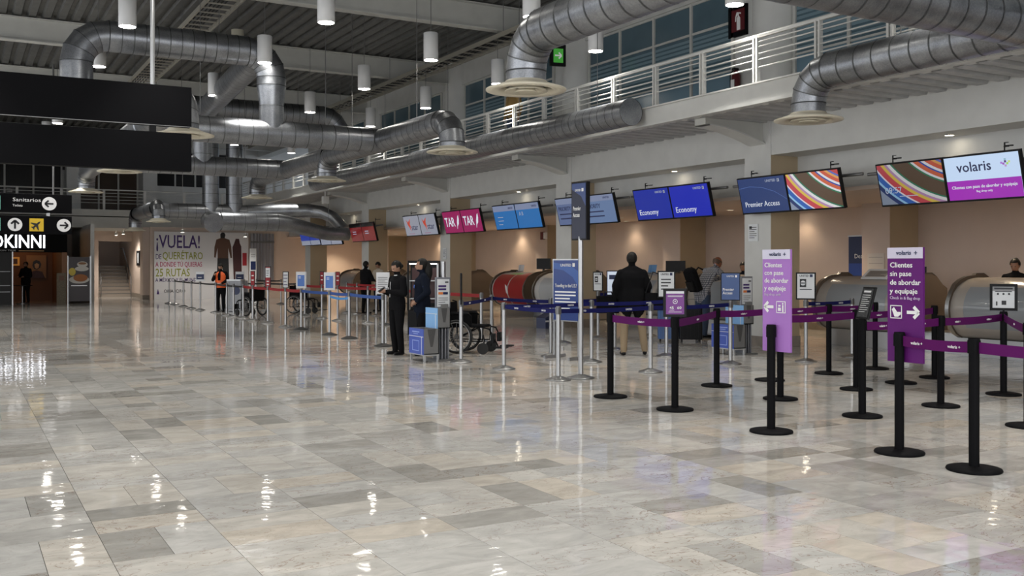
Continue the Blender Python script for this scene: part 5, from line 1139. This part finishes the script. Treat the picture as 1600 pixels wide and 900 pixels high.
def loft(b, rings, n=18):
    """rings: (centre, rx, ry) stacked from bottom to top"""
    vs = []
    for c, rx, ry in rings: vs += [(c[0]+rx*math.cos(2*PI*i/n), c[1]+ry*math.sin(2*PI*i/n), c[2]) for i in range(n)]
    k = len(rings)
    b.add(vs, [(j*n+i, j*n+(i+1) % n, (j+1)*n+(i+1) % n, (j+1)*n+i) for j in range(k-1) for i in range(n)]+[list(range(n))[::-1], list(range((k-1)*n, k*n))])
BASE = dict(la=(.10, .03, .09), ra=(-.10, .03, .09), lk=(.10, -.01, .48), rk=(-.10, -.01, .48), lh=(.09, 0, .90), rh=(-.09, 0, .90), pel=(0, 0, .95), wai=(0, -.005, 1.10), che=(0, 0, 1.27), nb=(0, .02, 1.42), hd=(0, -.015, 1.585),
            ls=(.18, .015, 1.38), rs=(-.18, .015, 1.38), le=(.245, .04, 1.10), re=(-.245, .04, 1.10), lw=(.25, -.05, .86), rw=(-.25, -.05, .86), lf=(0, 0, 0), rf=(0, 0, 0))
def person(label, x, y, face, height, top, legs, pose={}, hair='short', skin=SKIN, shoes=BLACK, bulk=1.0, hem=.88, collar=None, vox=.012, sleeves=None, yaw=0, nod=0, hairm=None, z0=0, cat='person', group=None, turn=0):
    """face: world direction (radians) the body faces"""
    J = {k: Vector(v) for k, v in {**BASE, **pose}.items()}; s = height/1.70
    t = thing('person', label, cat, (x, y, z0), face+PI/2, group); t.scale = (s, s, s)
    segs = []; b = B()
    def limb(p, q, r0, r1, m): capsule(b, p, q, r0, r1); segs.append((Vector(p), Vector(q), (r0+r1)/2, m))
    for sd in 'lr':
        limb(J[sd+'h'], J[sd+'k'], .098*bulk, .072, 'leg'); limb(J[sd+'k'], J[sd+'a'], .070, .056, 'leg')
        a = J[sd+'a']; limb(a+Vector((0, .03, -.055)), a+Vector((.02 if sd == 'l' else -.02, -.15, -.062)), .036, .030, 'shoe')
        limb(J[sd+'s'], J[sd+'e'], .060*min(bulk, 1.1), .055*min(bulk, 1.25), 'top' if not sleeves else sleeves[0]); limb(J[sd+'e'], J[sd+'w'], .053*min(bulk, 1.2), .040, 'top' if not sleeves else sleeves[1])
        e, w = J[sd+'e'], J[sd+'w']; d = (w-e).normalized(); side = d.cross(Vector((0, 0, 1)) if abs(d.z) < .9 else Vector((0, 1, 0))).normalized(); up = side.cross(d)
        pc = w+d*.045; limb(w, w+d*.085, .030, .036, 'skin')
        for i in range(4):
            o_ = side*(.027-.018*i); L = (.055, .066, .062, .048)[i]; k1 = w+d*.095+o_; k2 = k1+d*L*.5-up*.006; k3 = k2+d*L*.4-up*.024
            limb(k1, k2, .0115, .0105, 'skin'); limb(k2, k3, .0105, .0095, 'skin')
        th = side*.034*1; limb(w+d*.03+th*.8, w+d*.065+th*1.5-up*.012, .014, .012, 'skin'); limb(w+d*.065+th*1.5-up*.012, w+d*.10+th*1.5-up*.03, .012, .010, 'skin')
    pe, wa, ch, nb, hd = J['pel'], J['wai'], J['che'], J['nb'], J['hd']
    up_ = (nb-ch)
    hemc = Vector((pe.x, pe.y, hem))
    loft(b, [(hemc, .165*bulk, .125*bulk), (pe+Vector((0, 0, .03)), .168*bulk, .125*bulk), (wa, .150*bulk, .110*bulk), (ch, .172*bulk, .118*bulk), (ch+up_*.55, .172*min(bulk, 1.12), .108*min(bulk, 1.2)), (ch+up_*.85, .150, .088), (nb+Vector((0, 0, .03)), .075, .066)])
    segs += [(hemc, wa, .15*bulk, 'top'), (wa, nb-Vector((0, 0, .05)), .16*bulk, 'top')]
    for sd in 'lr': capsule(b, nb+Vector((.04 if sd == 'l' else -.04, 0, -.015)), J[sd+'s']+Vector((0, 0, -.008)), .070, .060)
    loft(b, [(pe-Vector((0, 0, .10)), .150*bulk, .110*bulk), (pe, .160*bulk, .118*bulk)]); segs.append((pe-Vector((0, 0, .10)), pe-Vector((0, 0, .08)), .14, 'leg'))
    limb(nb, hd-Vector((0, -.01, .06)), .058, .054, 'skin')
    # head: skull, jaw, nose, ears, brow
    H = Matrix.Rotation(yaw, 3, 'Z') @ Matrix.Rotation(nod, 3, 'X')
    def hp(v): return hd+H @ Vector(v)
    hb = B(); hb.ball((0, .012, .02), (.078, .098, .102), 20); hb.ball((0, -.030, -.045), (.054, .058, .062), 16); hb.ball((0, -.052, -.082), (.030, .026, .024), 12)
    capsule(hb, (0, -.088, .012), (0, -.104, -.022), .010, .015, 8); hb.ball((0, -.100, -.028), (.019, .012, .010), 8); hb.ball((0, -.075, .030), (.055, .018, .012), 10); hb.ball((0, -.085, -.056), (.024, .012, .012), 10)
    for sx in (-1, 1): hb.ball((sx*.076, .012, -.005), (.010, .020, .032), 8); hb.ball((sx*.038, -.062, -.018), (.020, .02, .02), 8)
    b.add([hp(v) for v in hb.v], hb.f); segs.append((hp((0, .0, -.05)), hp((0, .0, .06)), .085, 'skin'))
    me = remesh(b, vox)
    M = {'leg': legs, 'top': top, 'skin': skin, 'shoe': shoes}; keys = list(M)
    for k in keys: me.materials.append(M[k])
    idx = []
    for p in me.polygons:
        c = p.center; best = None
        for q in segs:
            ab = q[1]-q[0]; L2 = ab.length_squared; tt = 0 if L2 < 1e-9 else max(0, min(1, (c-q[0]).dot(ab)/L2)); dd = (c-(q[0]+ab*tt)).length-q[2]
            if best is None or dd < best[0]: best = (dd, q[3])
        k = best[1]
        if k == 'leg' and c.z > hem+.0 and (c-hemc).xy.length < .24 and abs(c.z-hem) < .25: k = 'top'
        idx.append(keys.index(k))
    me.polygons.foreach_set('material_index', idx)
    link('body', me, t)
    # eyes, mouth, hair
    for sx in (-.031, .031): q = B(); q.ball((0, 0, 0), (.011, .006, .007), 8); q.build('eye', INKK, t, hp((sx, -.086, .010)), (nod, 0, yaw))
    B().ball((0, 0, 0), (.020, .004, .005), 8).build('mouth', mat('lips', (.22, .07, .06), .5), t, hp((0, -.097, -.056)), (nod, 0, yaw))
    if hair:
        h = B(); h.ball((0, .018, .028), (.089, .107, .108), 22); keep = []
        for f in h.f:
            c = [sum(h.v[i][k] for i in f)/len(f) for k in range(3)]
            if c[1] < -.035 and c[2] < .062: continue
            if c[1] < .02 and c[2] < .0: continue
            if c[2] < -.05 and hair != 'long': continue
            keep.append(f)
        h2 = B(); h2.add(h.v, keep, 0, True)
        if hair == 'bun': h2.ball((0, .085, .085), .042, 12)
        if hair == 'lowbun': h2.ball((0, .115, -.01), .038, 12)
        if hair == 'long':
            h2.tube([(0, .085, .06), (0, .125, -.02), (.0, .13, -.14), (0, .12, -.26), (0, .11, -.36)], [.05, .075, .075, .06, .02], 12)
        if hair == 'bald': h2 = B(); h2.add(h.v, [f for f in keep if sum(h.v[i][2] for i in f)/len(f) < .03], 0, True)
        o = B().add([hp(v) for v in h2.v], h2.f, 0, True).build('hair', hairm or HAIR, t)
    if collar:
        cb = B()
        for sx in (-1, 1): cb.add([nb+Vector(v) for v in ((sx*.015, -.10, -.10), (sx*.075, -.045, .03), (sx*.085, .0, .045), (sx*.055, -.09, -.06))], [(0, 1, 2, 3)])
        cb.tube([nb+Vector((.066*math.cos(2*PI*i/16), .060*math.sin(2*PI*i/16), .025)) for i in range(17)], .014, 6); cb.build('collar', collar, t)
    return t
def deg(a): return math.radians(a)
# 0 rad faces +x (counters), pi faces the street side, pi/2 faces the far end, -pi/2 the camera end
arms_phone = dict(le=(.235, .0, 1.12), re=(-.235, .0, 1.12), lw=(.055, -.235, 1.16), rw=(-.055, -.25, 1.15))
pA = person('woman in black uniform with white collar looking down at her phone', 6.70, 15.85, deg(190), 1.62, BLACKCLOTH, BLACKCLOTH, arms_phone, 'lowbun', SKIN, collar=WHITEC, nod=.38, bulk=1.12, hem=.82)
ph = thing('phone', 'dark phone held by the woman in black uniform', 'phone', (0, 0, 0)); ca_, sa_ = math.cos(deg(190)), math.sin(deg(190))
ph.location = (6.70+ca_*.33*.953, 15.85+sa_*.33*.953, 1.135); ph.rotation_euler = (0, 0, deg(190)+PI/2)
B().rbox((-.035, -.07, 0), (.035, .07, .009), .01).build('case', BLACK, ph, (0, 0, 0), (.5, 0, 0)); B().box((-.031, -.062, .009), (.031, .062, .0105)).build('display', DARKPANE, ph, (0, 0, 0), (.5, 0, 0))
B().cyl((-.02, -.128, 1.33), (-.03, -.136, 1.05), .006, n=6).box((-.10, -.135, 1.17), (-.08, -.128, 1.23)).build('lanyard', WHITEC, pA)
pocket = dict(le=(.27, .07, 1.12), re=(-.27, .07, 1.12), lw=(.20, -.10, .98), rw=(-.20, -.10, .98))
pB = person('woman with long dark hair in a navy jacket, hands in pockets, looking left', 7.02, 15.5, deg(160), 1.66, NAVYCLOTH, BLACKCLOTH, pocket, 'long', SKIN, nod=-.05, bulk=1.2, hem=.76, collar=None)
for sx, zz in ((.235, 1.22), (-.235, 1.22)): B().ball((sx*1.13, .02, zz), (.012, .03, .035), 10).build('sleeve_badge', mat('blue_badge', (.05, .12, .4), .6), pB)
B().ball((.1, -.146, 1.22), (.03, .012, .035), 10).build('chest_badge', mat('blue_badge', (0, 0, 0)), pB)
pC = person('man seen from behind in a black suit jacket and khaki trousers', 10.2, 13.75, deg(60), 1.80, BLACKCLOTH, KHAKI,
            dict(la=(.14, .05, .09), ra=(-.22, -.10, .09), lk=(.13, .0, .48), rk=(-.17, -.07, .48), le=(.265, .02, 1.13), re=(-.265, .0, 1.12), lw=(.27, -.10, .88), rw=(-.25, -.16, .93), ls=(.185, .01, 1.34), rs=(-.185, .01, 1.34), nb=(0, .02, 1.41), hd=(0, -.03, 1.555)), 'short', SKIN2, bulk=1.36, hem=.76, nod=.12, collar=None)
bag = thing('shoulder_bag', 'black shoulder bag hanging at the suit man side', 'bag', (10.47, 13.47, .78), deg(60)); B().rbox((-.05, -.17, 0), (.05, .17, .30), .03).build('bag_body', BLACKCLOTH, bag); B().tube([(0, -.15, .3), (-.02, -.1, .62), (-.02, .03, .66), (0, .15, .3)], .012, 6).build('strap', BLACK, bag)
bag = thing('briefcase', 'black soft briefcase in the left hand of the suit man', 'bag', (9.93, 14.08, .72), deg(60)); B().rbox((-.06, -.2, 0), (.06, .2, .30), .03).build('bag_body', BLACKCLOTH, bag); B().tube([(0, -.08, .3), (0, -.06, .37), (0, .06, .37), (0, .08, .3)], .012, 6).build('handle', BLACK, bag)
PLAID = bpy.data.materials.new('checked_cloth'); PLAID.use_nodes = True
def plaid(m):
    nt = m.node_tree; b = nt.nodes['Principled BSDF']; b.inputs['Roughness'].default_value = .85
    tc = nt.nodes.new('ShaderNodeTexCoord'); sp = nt.nodes.new('ShaderNodeSeparateXYZ'); nt.links.new(tc.outputs['Object'], sp.inputs[0]); out = []
    for ax in (0, 2):
        mu = nt.nodes.new('ShaderNodeMath'); mu.operation = 'MULTIPLY'; mu.inputs[1].default_value = 26; fr = nt.nodes.new('ShaderNodeMath'); fr.operation = 'FRACT'; gt = nt.nodes.new('ShaderNodeMath'); gt.operation = 'GREATER_THAN'; gt.inputs[1].default_value = .72
        nt.links.new(sp.outputs[ax], mu.inputs[0]); nt.links.new(mu.outputs[0], fr.inputs[0]); nt.links.new(fr.outputs[0], gt.inputs[0]); out.append(gt)
    ad = nt.nodes.new('ShaderNodeMath'); ad.operation = 'MAXIMUM'; nt.links.new(out[0].outputs[0], ad.inputs[0]); nt.links.new(out[1].outputs[0], ad.inputs[1])
    mx = nt.nodes.new('ShaderNodeMix'); mx.data_type = 'RGBA'; nt.links.new(ad.outputs[0], mx.inputs[0]); mx.inputs[6].default_value = (.36, .36, .38, 1); mx.inputs[7].default_value = (.07, .075, .10, 1); nt.links.new(mx.outputs[2], b.inputs['Base Color'])
plaid(PLAID)
lean = dict(wai=(0, -.06, 1.09), che=(0, -.17, 1.25), nb=(0, -.28, 1.37), hd=(0, -.40, 1.50), ls=(.19, -.24, 1.34), rs=(-.19, -.24, 1.34), le=(.27, -.46, 1.16), re=(-.27, -.46, 1.16), lw=(.12, -.66, 1.20), rw=(-.12, -.66, 1.20), pel=(0, .02, .95))
pD = person('balding man in a checked shirt and jeans leaning on the counter, backpack on his back', 14.05, 16.4, deg(0), 1.82, PLAID, DENIM, lean, 'bald', mat('ruddy_skin', (.34, .12, .06), .5), hairm=mat('grey_brown_hair', (.10, .06, .04), .6), nod=.5, bulk=1.15, hem=.86)
bp = thing('backpack', 'black backpack on the man in the checked shirt', 'backpack', (13.86, 16.42, .98), deg(0)+PI/2); bp.rotation_euler = (-.42, 0, deg(0)+PI/2); bp.location = (13.98, 16.4, 1.06)
B().rbox((-.16, .02, 0), (.16, .20, .46), .06).ball((0, .11, .46), (.155, .09, .07), 16).build('pack_body', BLACKCLOTH, bp); B().rbox((-.12, .19, .05), (.12, .245, .26), .03).build('front_pocket', BLACK, bp)
for sx in (-.11, .11): B().tube([(sx, .05, .43), (sx*1.05, -.05, .47), (sx*1.1, -.14, .38)], .018, 6).build('strap', BLACK, bp)
pE = person('woman in an orange vest looking down beside the front rope line', 7.75, 33.4, deg(235), 1.60, BLACKCLOTH, BLACKCLOTH, dict(le=(.25, .02, 1.12), lw=(.12, -.20, 1.02), re=(-.26, -.06, 1.14), rw=(-.13, -.22, 1.30)), 'lowbun', SKIN, nod=.45, bulk=1.15, hem=.80, vox=.016)
v = B()
loft(v, [(Vector((0, 0, .86)), .215, .170), (Vector((0, 0, 1.0)), .210, .168), (Vector((0, 0, 1.12)), .192, .150), (Vector((0, .0, 1.27)), .215, .152), (Vector((0, .005, 1.36)), .185, .135), (Vector((0, .02, 1.43)), .10, .09)], 24)
v.f = v.f[:-2]; v.m = v.m[:-2]; v.s = [True]*len(v.f)
v.f = [f for f in v.f if not (all(abs(v.v[i][0]) < .06 and v.v[i][1] < 0 for i in f) and v.v[f[0]][2] > 1.0)]; v.m = [0]*len(v.f); v.s = [True]*len(v.f)
v.build('safety_vest', ORANGE, pE)
B().tube([(.205*math.cos(2*PI*i/24), .165*math.sin(2*PI*i/24), 1.02) for i in range(25)], .012, 6).build('reflective_band', INKW, pE)
person('traveller in black at the far counters, seen from behind', 11.55, 29.9, deg(20), 1.68, BLACKCLOTH, BLACKCLOTH, dict(le=(.26, -.06, 1.12), re=(-.26, -.06, 1.12), lw=(.14, -.24, 1.08), rw=(-.14, -.24, 1.08)), 'short', SKIN2, bulk=1.3, hem=.78, vox=.016, nod=.2)
fwd = dict(le=(.25, -.03, 1.12), re=(-.25, -.03, 1.12), lw=(.14, -.26, 1.10), rw=(-.14, -.26, 1.10))
person('agent in a pale shirt leaning over the far counter towards the traveller in black', 12.5, 31.2, deg(205), 1.66, mat('beige_shirt', (.40, .35, .28), .8), NAVYCLOTH, fwd, 'lowbun', SKIN2, vox=.016, nod=.5)
person('agent with a dark bun standing behind the grey counter under the purple screen', 16.25, 10.65, deg(195), 1.66, BLACKCLOTH, BLACKCLOTH, fwd, 'bun', SKIN2, vox=.015, nod=.3)
person('agent facing the balding man from behind his counter', 16.3, 17.55, deg(190), 1.62, NAVYCLOTH, NAVYCLOTH, fwd, 'lowbun', SKIN2, vox=.018, nod=.3)
person('agent at the back counter seen between the dark-haired woman and the white column', 14.3, 29.7, deg(200), 1.64, mat('grey_vest_cloth', (.12, .11, .11), .8), BLACKCLOTH, fwd, 'short', SKIN2, vox=.018, nod=.2)
person('person in a mustard top up on the gallery behind the railing', 12.7, 22.3, deg(200), 1.66, mat('mustard_cloth', (.26, .16, .05), .8), DENIM, {}, 'short', SKIN2, vox=.018, z0=4.6)
person('customer in dark clothes standing at the cafe table', 2.55, 45.1, deg(230), 1.70, BLACKCLOTH, BLACKCLOTH, fwd, 'short', SKIN2, vox=.02, bulk=1.2)
person('dim customer standing by the coffee shop window', 1.75, 44.8, deg(250), 1.62, mat('rust_cloth', (.12, .05, .03), .8), BLACKCLOTH, fwd, 'short', SKIN2, vox=.02)
bpy.data.scenes.remove(TMP)
